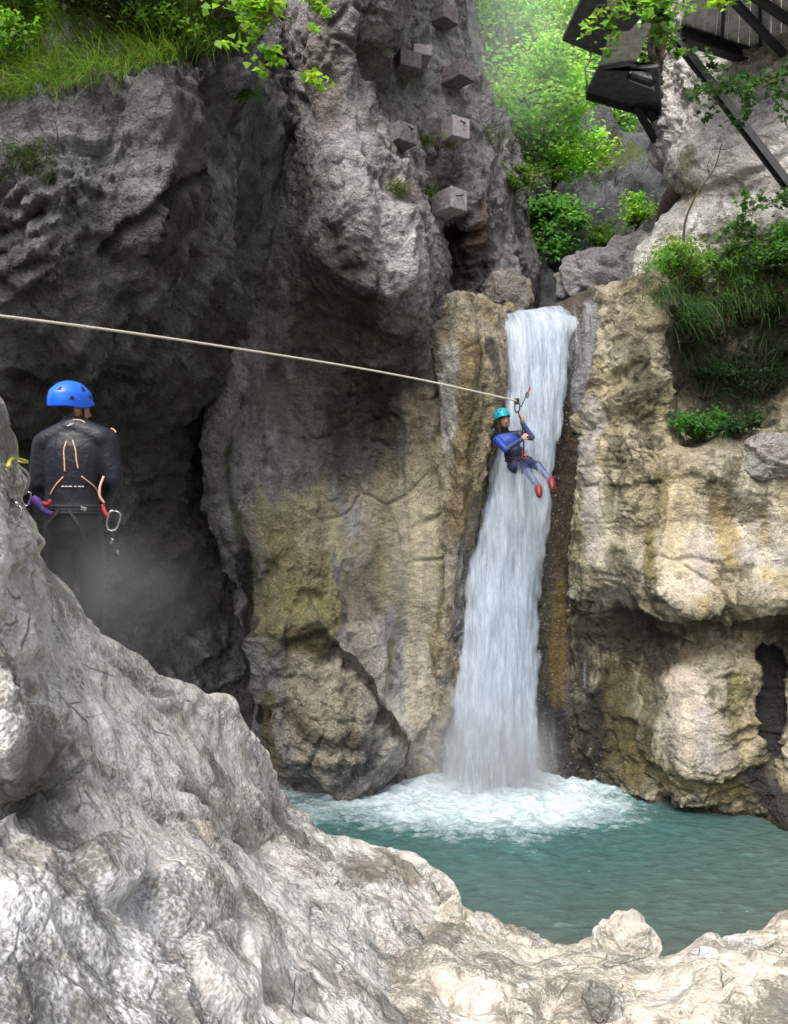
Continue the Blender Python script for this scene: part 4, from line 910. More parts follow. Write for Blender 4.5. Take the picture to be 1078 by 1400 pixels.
def on(rname, px, py, fwd=.06):
    p, nn = near_vert(rname, px, py); return p + nn * fwd
def blades(P, D, Lg, wid, colr, droop=1.0, seg=4):
    """curved tapering grass blades; P roots, D start directions"""
    n = len(P); P = np.asarray(P, float); D = np.asarray(D, float); D = D / np.linalg.norm(D, axis=1)[:, None]
    Lg = np.asarray(Lg, float); s = np.cross(D, rng.normal(0, 1, (n, 3))); s /= np.linalg.norm(s, axis=1)[:, None]
    pts = [P]; d = D.copy(); st = Lg / seg
    for k in range(seg):
        d = d + np.array([0, 0, -1]) * (droop * rng.uniform(.15, .5, (n, 1))); d /= np.linalg.norm(d, axis=1)[:, None]
        pts.append(pts[-1] + d * st[:, None])
    V = []
    for k in range(seg + 1):
        w = wid * (1 - (k / seg)**1.5 * .92); V += [pts[k] - s * w, pts[k] + s * w]
    V = np.stack(V, 1).reshape(-1, 3); q = 2 * (seg + 1)
    f = np.array([[2 * k, 2 * k + 1, 2 * k + 3, 2 * k + 2] for k in range(seg)])
    f = (f[None] + (np.arange(n) * q)[:, None, None]).reshape(-1, 4)
    return V, f, np.repeat(np.asarray(colr, float), q, axis=0)
# the grassy ledge over the dark cliff
P, Nn, _ = ROCKS['cliff_left']
A = P.reshape(-1, 3); NA = Nn.reshape(-1, 3); q = to_px(A.astype(float))
lim = np.interp(q[:, 0], [-300, 0, 100, 200, 250, 300, 340], [150, 130, 112, 88, 72, 62, 60])
ok = np.where((q[:, 0] > -120) & (q[:, 0] < 345) & (q[:, 1] < lim + 10) & (q[:, 1] > -80) & (A[:, 1] < 11))[0]
j = rng.choice(ok, 26000)
edge_ = np.clip((q[j, 1] - (lim[j] - 45)) / 50, 0, 1)
tone = fbm(A[j] * 1.3, 3, seed=44)[:, None]
gc = np.array([[.11, .205, .028]]) * rng.uniform(.5, 1.5, (len(j), 1)) * (1 + .9 * tone)
dry = rng.random(len(j)) < .07; gc[dry] = np.array([.22, .19, .08]) * rng.uniform(.6, 1.2, (dry.sum(), 1))
D = np.array([[0, -.55, .9]]) + rng.normal(0, .38, (len(j), 3)); D[:, 1] -= .5 * edge_
V, f, c = blades(A[j] + np.array([[0, 0, -.02]]), D, rng.uniform(.14, .5, len(j)) * (.8 + .55 * edge_) * (1 + .5 * tone[:, 0]), .0045, gc, 1.25)
tag(link('grass', np_mesh('grass', V, f, True, np.clip(c, .004, 1)), M['grass']), kind='stuff')

def tuft(rname, px, py, n, lg, colr, label, spread=.15, droop=1.3, name='grass_tuft', wid=.005, group='grass tufts rooted on the rock faces'):
    p, nn = near_vert(rname, px, py)
    Pr = p + rng.normal(0, spread, (n, 3)) * np.array([1, .4, .6]); Pr[:, 1] = p[1] + rng.normal(0, spread * .3, n) - .02
    D = nn * .8 + np.array([0, -.2, .8]) + rng.normal(0, .55, (n, 3))
    cc = np.array([colr]) * rng.uniform(.5, 1.5, (n, 1))
    V, f, c = blades(Pr, D, rng.uniform(.5, 1.1, n) * lg, wid, cc, droop)
    return tag(link(name, np_mesh(name, V, f, True, c), M['grass']), label, 'grass tuft', group)
tuft('cliff_left', 331, 128, 160, .28, (.06, .13, .02), 'small bright tuft of grass in the crack just below the ledge', .08)
tuft('cliff_middle', 545, 265, 160, .3, (.12, .15, .05), 'pale tuft of grass on the grey face below the hooked dark block', .09)
tuft('gorge_wall', 578, 262, 220, .38, (.09, .14, .03), 'long hanging grass beside the shadowed crack, left of the lowest block', .10)
tuft('cliff_middle', 306, 295, 260, .3, (.05, .085, .015), 'mossy tuft growing in the dark vertical crack', .12, 1.8)
tuft('cliff_left', 40, 222, 160, .25, (.05, .08, .02), 'low faded tuft on the pitted dark cliff face', .16)
tuft('cliff_right', 932, 428, 420, .62, (.09, .19, .06), 'long bluish tuft of grass hanging left of the dark hollow', .16, 1.5)
tuft('cliff_right', 1015, 372, 380, .5, (.10, .21, .05), 'tall loose tuft of grass at the top of the dark hollow', .2, 1.3)
tuft('cliff_right', 912, 372, 360, .38, (.13, .21, .04), 'short bushy tuft of grass on the rim beside the grey boulder', .16, 1.2)
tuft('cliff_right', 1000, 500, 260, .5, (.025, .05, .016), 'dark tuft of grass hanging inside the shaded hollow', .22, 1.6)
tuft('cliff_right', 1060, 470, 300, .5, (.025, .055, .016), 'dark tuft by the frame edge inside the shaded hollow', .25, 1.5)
tuft('gorge_wall', 668, 185, 260, .3, (.09, .13, .04), 'thin tuft of grass on the upper gorge wall under the trees', .16)
tuft('gorge_wall', 585, 195, 120, .22, (.12, .17, .03), 'yellow green tuft between the two hooked blocks', .07)

for px, py, n_, lg, lb in ((905, 402, 200, .5, 'tuft of grass trailing over the left rim of the hollow'), (938, 480, 130, .6, 'long dark grass trailing down the left side of the hollow'), (975, 525, 110, .55, 'dark grass hanging low in the middle of the hollow'),
                          (1022, 562, 110, .5, 'dark grass just above the small dark ledge shrub'), (1066, 515, 120, .6, 'long dark grass hanging at the frame edge of the hollow'), (1040, 402, 170, .55, 'green grass spilling over the top of the hollow'), (985, 410, 170, .55, 'grass trailing between the two rim shrubs')):
    k_ = .55 if py > 450 else 1.0  # blades inside the hollow made darker: its shade put into their colour
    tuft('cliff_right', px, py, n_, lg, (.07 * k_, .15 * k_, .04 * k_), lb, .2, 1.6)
# trees beyond the fall
LIME = (.34, .52, .10); MID = (.2, .36, .07); DARK = (.035, .085, .02)
TR = 'trees growing in the gorge beyond the fall'
def bt(px0, py0, Y0, px1, py1, cpx, cpy, rx, ry, n_cl, n_leaf, size, colr, label, tr=.05, clr=.3, name='tree'):
    s = Y0 / F; colr = (colr[0] * 1.08, colr[1] * 1.22, colr[2] * 1.7)
    return tree(name, W(px0, py0, Y0), W(px1, py1, Y0), W(cpx, cpy, Y0), (rx * s, max(rx, ry) * s * .7, ry * s), n_cl, n_leaf, clr, size, colr, label, 'tree', TR, tr)
bt(708, 262, 17.2, 718, 120, 735, 130, 80, 70, 60, 5200, .13, LIME, 'broad bright lime tree in the middle of the gorge gap', .05, .30)
bt(745, 300, 17.6, 760, 200, 770, 215, 62, 34, 36, 2600, .12, (.38, .55, .10), 'lime green tree with flat leafy tiers over the dark gorge', .04, .24)
bt(735, 400, 16.9, 745, 280, 752, 315, 48, 46, 34, 2800, .12, (.13, .27, .05), 'darker green tree low in the gorge behind the fall', .04, .22)
bt(640, 250, 19, 655, 60, 655, 40, 75, 70, 50, 4200, .15, (.26, .42, .13), 'hazy green tree leaning out above the gorge wall', .06, .34)
bt(760, 190, 24, 770, 60, 775, 60, 70, 75, 60, 4600, .17, (.32, .46, .14), 'tall green tree behind the hanging platform', .08, .4)
bt(840, 210, 24.5, 835, 150, 830, 150, 48, 50, 40, 2600, .15, (.34, .46, .14), 'round pale tree on the far slope under the platform', .05, .35)
bt(700, 140, 30, 705, 20, 670, 30, 70, 60, 40, 2600, .2, (.34, .46, .18), 'pale distant tree against the white sky', .09, .5)
bt(900, 150, 30, 905, 40, 900, 30, 90, 60, 50, 3000, .2, (.3, .42, .14), 'distant tree hidden behind the walkway deck', .09, .5)
bt(610, 200, 30, 615, 20, 610, -20, 70, 60, 40, 2600, .2, (.28, .42, .16), 'distant tree top left of the gorge gap', .09, .5)
bt(1050, 60, 32, 1055, -60, 1050, -20, 70, 60, 40, 2200, .22, (.15, .26, .06), 'distant tree above the pale cliff', .09, .5)
SG = 'shrubs clinging to the rocks'
shrub(W(870, 312, 17.2), .75, .32, 16, 900, .13, .085, (.28, .48, .07), 'bright upright shrub on the dark rocks under the platform', SG)
shrub(W(832, 338, 16.8), .4, .42, 12, 600, .12, .08, (.10, .20, .03), 'low green shrub behind the grey boulder', SG)
shrub(on('gorge_wall', 700, 262), .45, .5, 14, 620, .12, .085, (.14, .24, .05), 'thin leafy shrub on the gorge wall beside the lime trees', SG)
shrub(on('gorge_wall', 596, 200), .2, .28, 8, 260, .06, .06, (.16, .26, .03), 'small yellow green shrub between two hooked blocks', SG)
shrub(on('cliff_right', 925, 384), .55, .42, 18, 1100, .12, .07, (.16, .29, .05), 'leafy shrub at the foot of the bare sapling', SG)
shrub(on('cliff_right', 1052, 372), .75, .6, 24, 2000, .14, .075, (.11, .25, .05), 'dense green shrub under the foot of the long steel strut', SG)
shrub(on('cliff_right', 995, 372), .35, .5, 16, 900, .12, .07, (.09, .19, .04), 'low dark shrub along the rim of the shaded hollow', SG)
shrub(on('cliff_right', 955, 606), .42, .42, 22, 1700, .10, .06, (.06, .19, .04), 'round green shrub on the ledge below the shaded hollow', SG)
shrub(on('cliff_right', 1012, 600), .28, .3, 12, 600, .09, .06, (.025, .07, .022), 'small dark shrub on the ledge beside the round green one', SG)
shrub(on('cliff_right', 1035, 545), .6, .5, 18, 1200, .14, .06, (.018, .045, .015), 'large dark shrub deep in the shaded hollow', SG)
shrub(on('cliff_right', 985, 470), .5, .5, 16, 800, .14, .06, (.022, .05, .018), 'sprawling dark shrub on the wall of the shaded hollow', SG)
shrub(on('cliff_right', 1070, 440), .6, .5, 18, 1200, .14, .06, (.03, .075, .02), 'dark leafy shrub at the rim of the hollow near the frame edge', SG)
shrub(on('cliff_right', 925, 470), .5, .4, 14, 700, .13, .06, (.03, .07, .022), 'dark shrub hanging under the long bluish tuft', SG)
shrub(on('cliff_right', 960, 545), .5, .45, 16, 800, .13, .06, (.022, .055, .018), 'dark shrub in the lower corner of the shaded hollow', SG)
shrub(on('cliff_right', 1020, 440), .5, .5, 16, 900, .13, .06, (.07, .16, .04), 'green shrub high in the shaded hollow beside tall grass', SG)
shrub(on('cliff_right', 955, 395), .45, .45, 16, 900, .12, .065, (.13, .26, .05), 'bright shrub on the rim between two grass tufts', SG)
shrub(on('cliff_right', 1095, 385), .8, .6, 20, 1500, .14, .07, (.10, .22, .05), 'large green shrub at the frame edge above the hollow', SG)
shrub(on('cliff_left', 225, 70), .3, .4, 12, 700, .12, .06, (.18, .34, .05), 'low bright shrub on the ledge rim near its middle', SG)
shrub(on('cliff_left', -20, 100), .45, .45, 16, 1100, .12, .065, (.11, .24, .035), 'leafy shrub on the ledge rim at the left edge', SG)
shrub(on('cliff_left', 30, 60), .8, .8, 26, 2600, .16, .075, (.10, .22, .03), 'leafy shrub on the ledge above the guide', SG)
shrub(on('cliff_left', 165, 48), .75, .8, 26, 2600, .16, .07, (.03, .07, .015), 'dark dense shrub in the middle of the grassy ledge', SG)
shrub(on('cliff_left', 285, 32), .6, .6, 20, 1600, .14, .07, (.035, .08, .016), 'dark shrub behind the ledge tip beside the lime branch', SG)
shrub(on('cliff_left', 90, 14), .7, .6, 22, 1700, .14, .08, (.24, .42, .05), 'yellow green shrub at the back of the grassy ledge', SG)

# overhanging branches
def branch(name, pts, rad, sub, n_leaf, size, colr, label, spread, droop=.0, wid=.36, normal=(0, -.6, .6)):
    sp = spline([W(*p) for p in pts], 20)
    root = tag(empty(name, sp[0]), label, 'branch', 'leafy branches hanging into view')
    mb = MB(); mb.tube(sp, np.linspace(rad, rad * .25, 20), 6); tips = []
    for k in range(sub):
        j = rng.integers(3, 20); s = sp[j]; e = s + rng.normal(0, 1, 3) * spread + np.array([0, 0, -droop * spread])
        mb.tube(spline([s, (s + e) / 2 + np.array([0, 0, .03]), e], 6), np.linspace(rad * .3, rad * .1, 6), 5)
        for t in (.4, .6, .8, 1.0): tips.append(s + (e - s) * t)
    mb.build('twig', M['bark'], root)
    tips = np.array(tips); C, col, k = clumps(None or (0, 0, 0), (1, 1, 1), 1, n_leaf, spread * .28, colr, .5, .3, tips)
    link('leaves', leaf_mesh('leaves', C, np.tile(np.array([normal]), (len(C), 1)), rng.uniform(.7, 1.3, len(C)) * size, col, wid, .45), M['leaf'], root)
branch('leafy_branch', [(300, -60, 6.6), (345, -5, 6.5), (390, 40, 6.4), (405, 95, 6.4)], .012, 20, 330, .08, (.2, .35, .04), 'branch of bright lime leaves hanging past the ledge tip', .16, .4, .42)
branch('leafy_branch', [(400, -60, 6.8), (420, -5, 6.7), (436, 30, 6.6), (440, 52, 6.6)], .01, 10, 130, .075, (.22, .36, .045), 'short branch of lime leaves right of the longer lime one', .11, .3, .42)
branch('leafy_branch', [(840, -70, 9.4), (865, -35, 9.3), (888, 0, 9.2), (908, 26, 9.2)], .02, 20, 640, .09, (.11, .22, .04), 'dark green branch hanging over the platform railing', .2, .1)
branch('leafy_branch', [(1000, -60, 9.4), (930, -20, 9.3), (880, 0, 9.2), (815, 8, 9.2)], .02, 18, 480, .10, (.2, .36, .06), 'green branch crossing in front of the deck edge', .26, .2)
branch('leafy_branch', [(1040, -60, 8.6), (1010, -20, 8.6), (990, 5, 8.6)], .01, 8, 120, .085, (.25, .40, .04), 'small lime sprig at the top edge above the deck', .14, .2)
branch('leafy_branch', [(1190, 60, 9.4), (1110, 92, 9.3), (1030, 112, 9.2), (965, 128, 9.2)], .016, 26, 900, .085, (.045, .10, .03), 'dark leafy branch drooping across the long steel strut', .24, .5)
branch('leafy_branch', [(1180, 210, 10.6), (1110, 250, 10.6), (1060, 275, 10.5), (1020, 290, 10.5)], .014, 18, 620, .085, (.055, .13, .03), 'green branch reaching in over the dense shrub', .24, .3)

root = tag(empty('sapling', W(934, 335, 12.2)), 'thin bare curved sapling leaning across the pale cliff', 'sapling')
mb = MB(); mb.tube(spline([W(934, 335, 12.2), W(938, 300, 12.15), W(955, 262, 12.1), (W(978, 228, 12.1)), W(987, 196, 12.0)], 26), np.linspace(.02, .008, 26), 6)
mb.build('trunk', M['bark'], root)
for a, b, c in (((957, 258), (975, 250), (990, 252)), ((970, 240), (968, 225), (975, 212)), ((985, 205), (997, 203), (1010, 196))):
    mb = MB(); mb.tube(spline([W(*a, 12.1), W(*b, 12.05), W(*c, 12)], 7), np.linspace(.007, .003, 7), 5); mb.build('twig', M['bark'], root)

# loose boulders
def boulder(px, py, Y, r, label, pal, seed, rz=0., group='loose boulders', mat='rock'):
    n, m = 110, 140
    th = np.linspace(0, 2 * np.pi, m); ph = np.linspace(.001, np.pi - .001, n)
    T, Ph = np.meshgrid(th, ph)
    U = np.stack([np.sin(Ph) * np.cos(T), np.sin(Ph) * np.sin(T), np.cos(Ph)], -1).reshape(-1, 3)
    Us = np.sign(U) * np.abs(U)**.8
    k = 1 + .22 * fbm(U * 1.2 + seed, 3, seed=seed); fc, _ = facet(U * 1.5 + seed * 1.7, seed); fc2, _ = facet(U * 5 + seed, seed + 1)
    k = k + .10 * fc + .16 * planes(U, 1.1, seed) + .03 * planes(U, 3.2, seed + 2) + .02 * fbm(U * 9 + seed, 3)
    P_ = Us * k[:, None] * np.array(r); c_, s_ = math.cos(rz), math.sin(rz)
    P_ = np.stack([P_[:, 0] * c_ - P_[:, 1] * s_, P_[:, 0] * s_ + P_[:, 1] * c_, P_[:, 2]], 1) + W(px, py, Y)
    pal = [np.array(x) for x in pal]; kk = sstep(-.2, .3, fbm(P_ * 2.3, 4, seed=seed + 3))[:, None]; k2 = sstep(.1, .4, fbm(P_ * 5, 4, .6, seed=seed + 5))[:, None]
    C = pal[0] * (1 - kk) + pal[1] * kk; C = C * (1 - .6 * k2) + pal[2] * .6 * k2
    C *= (1 + .2 * fbm(P_ * 9, 3))[:, None]
    o = link('boulder', np_mesh('boulder', P_, grid_faces(n, m), True, np.clip(C, .01, .9), {'wet': np.zeros(len(P_))}), M[mat])
    return tag(o, label, 'boulder', group)
G3 = [(.36, .35, .35), (.44, .43, .42), (.22, .21, .2)]
boulder(815, 388, 14.6, (.72, .6, .55), 'big grey boulder beside the lip of the waterfall', G3, 3, .3)
boulder(868, 372, 14.9, (.58, .6, .62), 'grey slab leaning between the lip boulder and the mossy rim', [(.40, .39, .38), (.47, .46, .44), (.25, .24, .22)], 8, 1.0)
boulder(692, 402, 14.0, (.4, .4, .42), 'pale boulder at the back of the brown alcove', [(.33, .30, .26), (.40, .37, .33), (.2, .18, .15)], 14, .4)
boulder(856, 1290, 6.85, (.25, .2, .24), 'rounded pale boulder sitting at the near edge of the pool', [(.50, .46, .41), (.56, .52, .47), (.3, .26, .22)], 21, .3, mat='rock_near')
boulder(822, 1376, near_vert('rock_shore', 822, 1384)[0][1] - .03, (.085, .1, .10), 'small dark speckled stone wedged in the near rocks', [(.2, .2, .185), (.3, .29, .27), (.08, .08, .07)], 25, .2, mat='rock_near')
boulder(1052, 625, 10.75, (.34, .3, .3), 'grey boulder resting on the right ledge near the frame edge', [(.42, .40, .37), (.5, .47, .42), (.25, .22, .18)], 31, .2)
# ------------------------------------------------------------------ people
def rotz(a): return np.array([[math.cos(a), -math.sin(a), 0], [math.sin(a), math.cos(a), 0], [0, 0, 1]])
def cap_sdf(P, a, b, r0, r1):
    ab = b - a; t = np.clip(((P - a) @ ab) / (ab @ ab + 1e-12), 0, 1)
    return np.linalg.norm(P - (a + t[:, None] * ab), axis=1) - (r0 + (r1 - r0) * t)
def make_body(name, parts, voxel, cols, parent, mat, smooth=5):
    """parts: ('c', a, b, r0, r1, colour) tapered limb or ('e', centre, radii, R, colour) ellipsoid; melted into one skin"""
    mb = MB()
    for p in parts:
        if p[0] == 'c':
            a, b = np.array(p[1], float), np.array(p[2], float); L = np.linalg.norm(b - a); n = max(3, int(L / .02))
            t = np.linspace(0, 1, n)
            mb.tube([a + (b - a) * x for x in t], p[3] + (p[4] - p[3]) * t, 14)
            mb.sphere(a, p[3], 14, 9); mb.sphere(b, p[4], 14, 9)
        else: mb.sphere(p[1], p[2], 20, 14, p[3])
    me = mb.mesh(name + '_raw')
    o = bpy.data.objects.new('raw', me); COL.objects.link(o)
    md = o.modifiers.new('r', 'REMESH'); md.mode = 'VOXEL'; md.voxel_size = voxel
    sm = o.modifiers.new('s', 'SMOOTH'); sm.factor = .5; sm.iterations = smooth
    dg = bpy.context.evaluated_depsgraph_get(); dg.update()
    m2 = bpy.data.meshes.new_from_object(o.evaluated_get(dg)); bpy.data.objects.remove(o)
    m2.name = name; n = len(m2.vertices); V = np.empty(n * 3, np.float32); m2.vertices.foreach_get('co', V); V = V.reshape(-1, 3).astype(float)
    best = np.full(n, 9.); C = np.zeros((n, 4), np.float32); C[:, 3] = 1
    for p in parts:
        if p[0] == 'c': d = cap_sdf(V, np.array(p[1], float), np.array(p[2], float), p[3], p[4]); c = p[5]
        else:
            q = V - np.array(p[1], float)
            if p[3] is not None: q = q @ np.array(p[3])
            r = np.array(p[2], float); d = (np.linalg.norm(q / r, axis=1) - 1) * r.min(); c = p[4]
        k = d < best; best = np.where(k, d, best); C[k, :3] = cols[c]
    a = m2.color_attributes.new('col', 'FLOAT_COLOR', 'POINT'); a.data.foreach_set('color', C.ravel())
    for pl in m2.polygons: pl.use_smooth = True
    m2.materials.clear()
    return link(name, m2, mat, parent), V
def hand(parts, wrist, fwd, up, side, s=1.0, curl=.9, col='skin'):
    """palm, four bent fingers of unequal length and a thumb; fwd from wrist to knuckles, up = back of the hand, side towards the thumb"""
    wr = np.array(wrist, float); f = np.array(fwd, float); f /= np.linalg.norm(f); u = np.array(up, float); u -= f * (u @ f); u /= np.linalg.norm(u); t = np.cross(f, u) * side
    for k, o in enumerate((.030, .010, -.010, -.029)):
        kn = wr + f * .088 * s + t * o * s
        parts.append(('c', wr + t * o * .6 * s + f * .01, kn, .013 * s, .0115 * s, col))
        L = (.078, .086, .080, .064)[k] * s; d = f; p = kn
        for seg, fr in enumerate((.45, .32, .23)):
            a = curl * (.75 + .15 * seg); d = d * math.cos(a) - u * math.sin(a); d /= np.linalg.norm(d); q = p + d * L * fr
            parts.append(('c', p, q, (.0098 - .001 * seg) * s, (.0090 - .001 * seg) * s, col)); p = q
            u_ = np.cross(t * side, d); 
            u = u_ / np.linalg.norm(u_) if np.dot(u_, u) > 0 else -u_ / np.linalg.norm(u_)
        u = np.array(up, float); u -= f * (u @ f); u /= np.linalg.norm(u)
    b = wr + f * .03 * s + t * .022 * s; m_ = b + (f * .6 + t * .8 - u * .35) * .042 * s; e = m_ + (f * .85 + t * .05 - u * .55) * .036 * s
    parts.append(('c', b, m_, .0135 * s, .011 * s, col)); parts.append(('c', m_, e, .0108 * s, .009 * s, col))
def head_parts(parts, c, fwd, up, s=1.0):
    c = np.array(c, float); f = np.array(fwd, float); f /= np.linalg.norm(f); u = np.array(up, float); u -= f * (u @ f); u /= np.linalg.norm(u); r = np.cross(f, u)
    Rm = np.stack([r, f, u], 1)
    def P(x, y, z): return c + (r * x + f * y + u * z) * s
    parts.append(('e', P(0, -.01, .03), (.076 * s, .097 * s, .092 * s), Rm, 'hair'))
    parts.append(('e', P(0, .022, -.02), (.066 * s, .074 * s, .085 * s), Rm, 'skin'))
    parts.append(('e', P(0, .045, -.082), (.043 * s, .042 * s, .034 * s), Rm, 'skin'))
    parts.append(('c', P(0, .092, -.005), P(0, .108, -.032), .009 * s, .0145 * s, 'skin'))        # nose
    parts.append(('c', P(-.032, .084, .022), P(.032, .084, .022), .010 * s, .010 * s, 'skin'))     # brow
    parts.append(('c', P(-.02, .088, -.062), P(.02, .088, -.062), .007 * s, .007 * s, 'lip'))      # mouth
    for e in (-1, 1):
        parts.append(('e', P(.030 * e, .080, .002), (.012 * s, .009 * s, .008 * s), Rm, 'eye'))
        parts.append(('e', P(.072 * e, -.004, -.015), (.010 * s, .022 * s, .032 * s), Rm, 'skin'))  # ear
    return Rm, P
def helmet(name, c, fwd, up, rad, mat, parent, dip=.35, nvent=6):
    c = np.array(c, float); f = np.array(fwd, float); f /= np.linalg.norm(f); u = np.array(up, float); u -= f * (u @ f); u /= np.linalg.norm(u); r = np.cross(f, u)
    n, m = 26, 56; Vo = []
    def pt(th, k, sc_):      # th = 0 at the front
        cut = math.radians(88 + 26 * (0.5 - .5 * math.cos(th))**1.3 + 10 * math.exp(-((abs(th - math.pi) - 1.75) / .5)**2))
        ph = cut * k
        x, y, z = math.sin(ph) * math.sin(th), math.sin(ph) * math.cos(th), math.cos(ph)
        rib = 1 + .022 * math.exp(-((k - .62) / .07)**2) + (.03 * (k - .9) / .1 if k > .9 else 0) + (.05 * max(0, math.cos(th)) * (k - .85) / .15 if k > .85 else 0)
        return c + (r * x * rad[0] + f * y * rad[1] + u * z * rad[2]) * sc_ * rib
    for sc_ in (1.0, .92):
        for i in range(n + 1):
            for j in range(m): Vo.append(pt(2 * math.pi * j / m, i / n, sc_))
    k = (n + 1) * m; fs = []
    for i in range(n):
        for j in range(m):
            a, b, cc, d_ = i * m + j, (i + 1) * m + j, (i + 1) * m + (j + 1) % m, i * m + (j + 1) % m
            fs.append((a, b, cc, d_)); fs.append((k + a, k + d_, k + cc, k + b))
    for j in range(m):
        a, b = n * m + j, n * m + (j + 1) % m; fs.append((a, k + a, k + b, b))
    mb = MB(); mb.add(np.array(Vo), fs); o = mb.build(name, mat, parent)
    for th, k0, k1, w in ((.75, .35, .52, .13), (-.75, .35, .52, .13), (1.35, .38, .55, .13), (-1.35, .38, .55, .13), (1.95, .74, .83, .12), (-1.95, .74, .83, .12), (2.6, .5, .6, .10), (-2.6, .5, .6, .10), (1.0, .70, .78, .10), (-1.0, .70, .78, .10)):
        q = [pt(th - w, k1, 1.022), pt(th + w, k1, 1.022), pt(th + w * .55, k0, 1.022), pt(th - w * .55, k0, 1.022)]
        cen = sum(q) / 4; nn = (cen - c) / np.linalg.norm(cen - c)
        mv = MB(); mv.prism(q, -nn * .02); mv.build('vent', M['black'], o, False)
    return o, (r, f, u)
def bvh_of(o):
    bm = bmesh.new(); bm.from_mesh(o.data); t = BVHTree.FromBMesh(bm); bm.free(); return t
CAMP = Vector((0, 0, CZ))
def on_surface(tree_, pts, offs, default):
    """the nearest surface behind each photo point, lifted by offs"""
    res = []
    for (x, y) in pts:
        d = (WV(x, y, 5) - CAMP).normalized(); h = tree_.ray_cast(CAMP, d)
        if h[0] is not None: p = h[0] + h[1] * offs; default = p.y
        else: p = WV(x, y, default)
        res.append(np.array(p))
    return res
def dense(pts, n): return spline(np.array([np.array((*p, 0.)) for p in pts]), n)[:, :2]
SK = {'suit': (.012, .014, .022), 'black': (.008, .008, .009), 'skin': (.42, .22, .15), 'hair': (.02, .013, .01), 'eye': (.03, .02, .02), 'lip': (.33, .13, .11), 'blue': (.015, .05, .30), 'glove': (.012, .012, .014), 'greyblue': (.04, .065, .15), 'boot': (.02, .02, .022), 'navy': (.014, .022, .06)}
def ring_tube(c, r, f, rx, ry, tilt, rad, n=40):
    return [np.array(c) + r * rx * math.cos(t) + f * ry * math.sin(t) + np.array([0, 0, tilt * math.sin(t)]) for t in np.linspace(0, 2 * math.pi, n)]
def carabiner(mb, c, a, b, h, w, rad):
    """D-shaped ring, long axis a, short axis b"""
    c = np.array(c, float); a = np.array(a, float) / np.linalg.norm(a); b = np.array(b, float); b = b / np.linalg.norm(b)
    pts = []
    for t in np.linspace(0, 2 * math.pi, 30):
        x, y = math.cos(t), math.sin(t); pts.append(c + a * h / 2 * np.sign(x) * abs(x)**.7 + b * w / 2 * np.sign(y) * abs(y)**.6 * (1 + .15 * x))
    mb.tube(pts, rad, 7)

# the guide, seen from behind
GY = 4.72
def g(px, py, dy=0.0): return W(px, py, GY) + np.array([0, dy, 0])
root = tag(empty('person', g(100, 930)), 'guide in dark wetsuit and blue helmet standing with his back turned behind the near rock', 'person')
gp = []
hf = np.array([.62, .78, -.08])
Rm, HP = head_parts(gp, g(99, 556), hf, (0.05, 0, 1), 1.05)
gp += [('c', g(101, 570), g(103, 592), .058, .066, 'suit'),
       ('c', g(101, 588, -.03), g(70, 604, -.02), .072, .074, 'suit'), ('c', g(105, 586, -.03), g(140, 600, -.02), .072, .074, 'suit'),
       ('c', g(63, 608), g(53, 662, .0), .078, .060, 'suit'), ('c', g(53, 662, .0), g(78, 690, .2), .052, .036, 'suit'),
       ('c', g(145, 603), g(155, 655, .0), .076, .058, 'suit'), ('c', g(155, 655, .0), g(128, 688, .2), .052, .036, 'suit'),
       ('c', g(83, 735, 0), g(82, 825, .05), .095, .066, 'black'), ('c', g(82, 825, .05), g(84, 925, 0), .064, .045, 'black'),
       ('c', g(120, 735, 0), g(123, 825, .06), .095, .066, 'black'), ('c', g(123, 825, .06), g(122, 928, .02), .064, .045, 'black'),
       ('c', g(84, 936, .0), g(84, 938, .16), .046, .036, 'boot'), ('c', g(122, 938, .02), g(124, 940, .18), .046, .036, 'boot')]
SP = [(587, 104, .115, .085), (600, 104, .178, .108), (614, 104, .190, .122), (632, 103, .184, .124), (650, 101.5, .170, .120), (668, 100, .157, .116), (686, 99.5, .155, .116), (704, 100.5, .166, .124), (724, 101.5, .168, .130), (738, 101.5, .150, .112)]
for k in np.linspace(0, len(SP) - 1, 28):
    q = [np.interp(k, range(len(SP)), [r_[c_] for r_ in SP]) for c_ in range(4)]
    gp.append(('e', g(q[1], q[0], -.01 * math.sin(k / 9 * math.pi)), (q[2], q[3], .075), None, 'suit' if q[0] < 694 else 'black'))
hand(gp, g(78, 690, .2), (.5, .6, -.1), (-.2, .2, 1), 1, 1.0, .9, 'glove'); hand(gp, g(128, 688, .2), (-.5, .6, -.1), (.2, .2, 1), -1, 1.0, .9, 'glove')
body, _ = make_body('body', gp, .0085, SK, root, M['suit'], 8)
hel, ax = helmet('helmet', g(96.5, 549), hf, (.08, -.06, 1), (.112, .132, .122), M['helmet_blue'], root)
mb = MB(); mb.tube(spline([HP(.078, .02, .03), HP(.074, .03, -.05), HP(.035, .06, -.118), HP(-.035, .06, -.118), HP(-.074, .03, -.05), HP(-.078, .02, .03)], 30), .007, 6); mb.build('chin_strap', M['webbing'], hel)
bt_ = bvh_of(body)
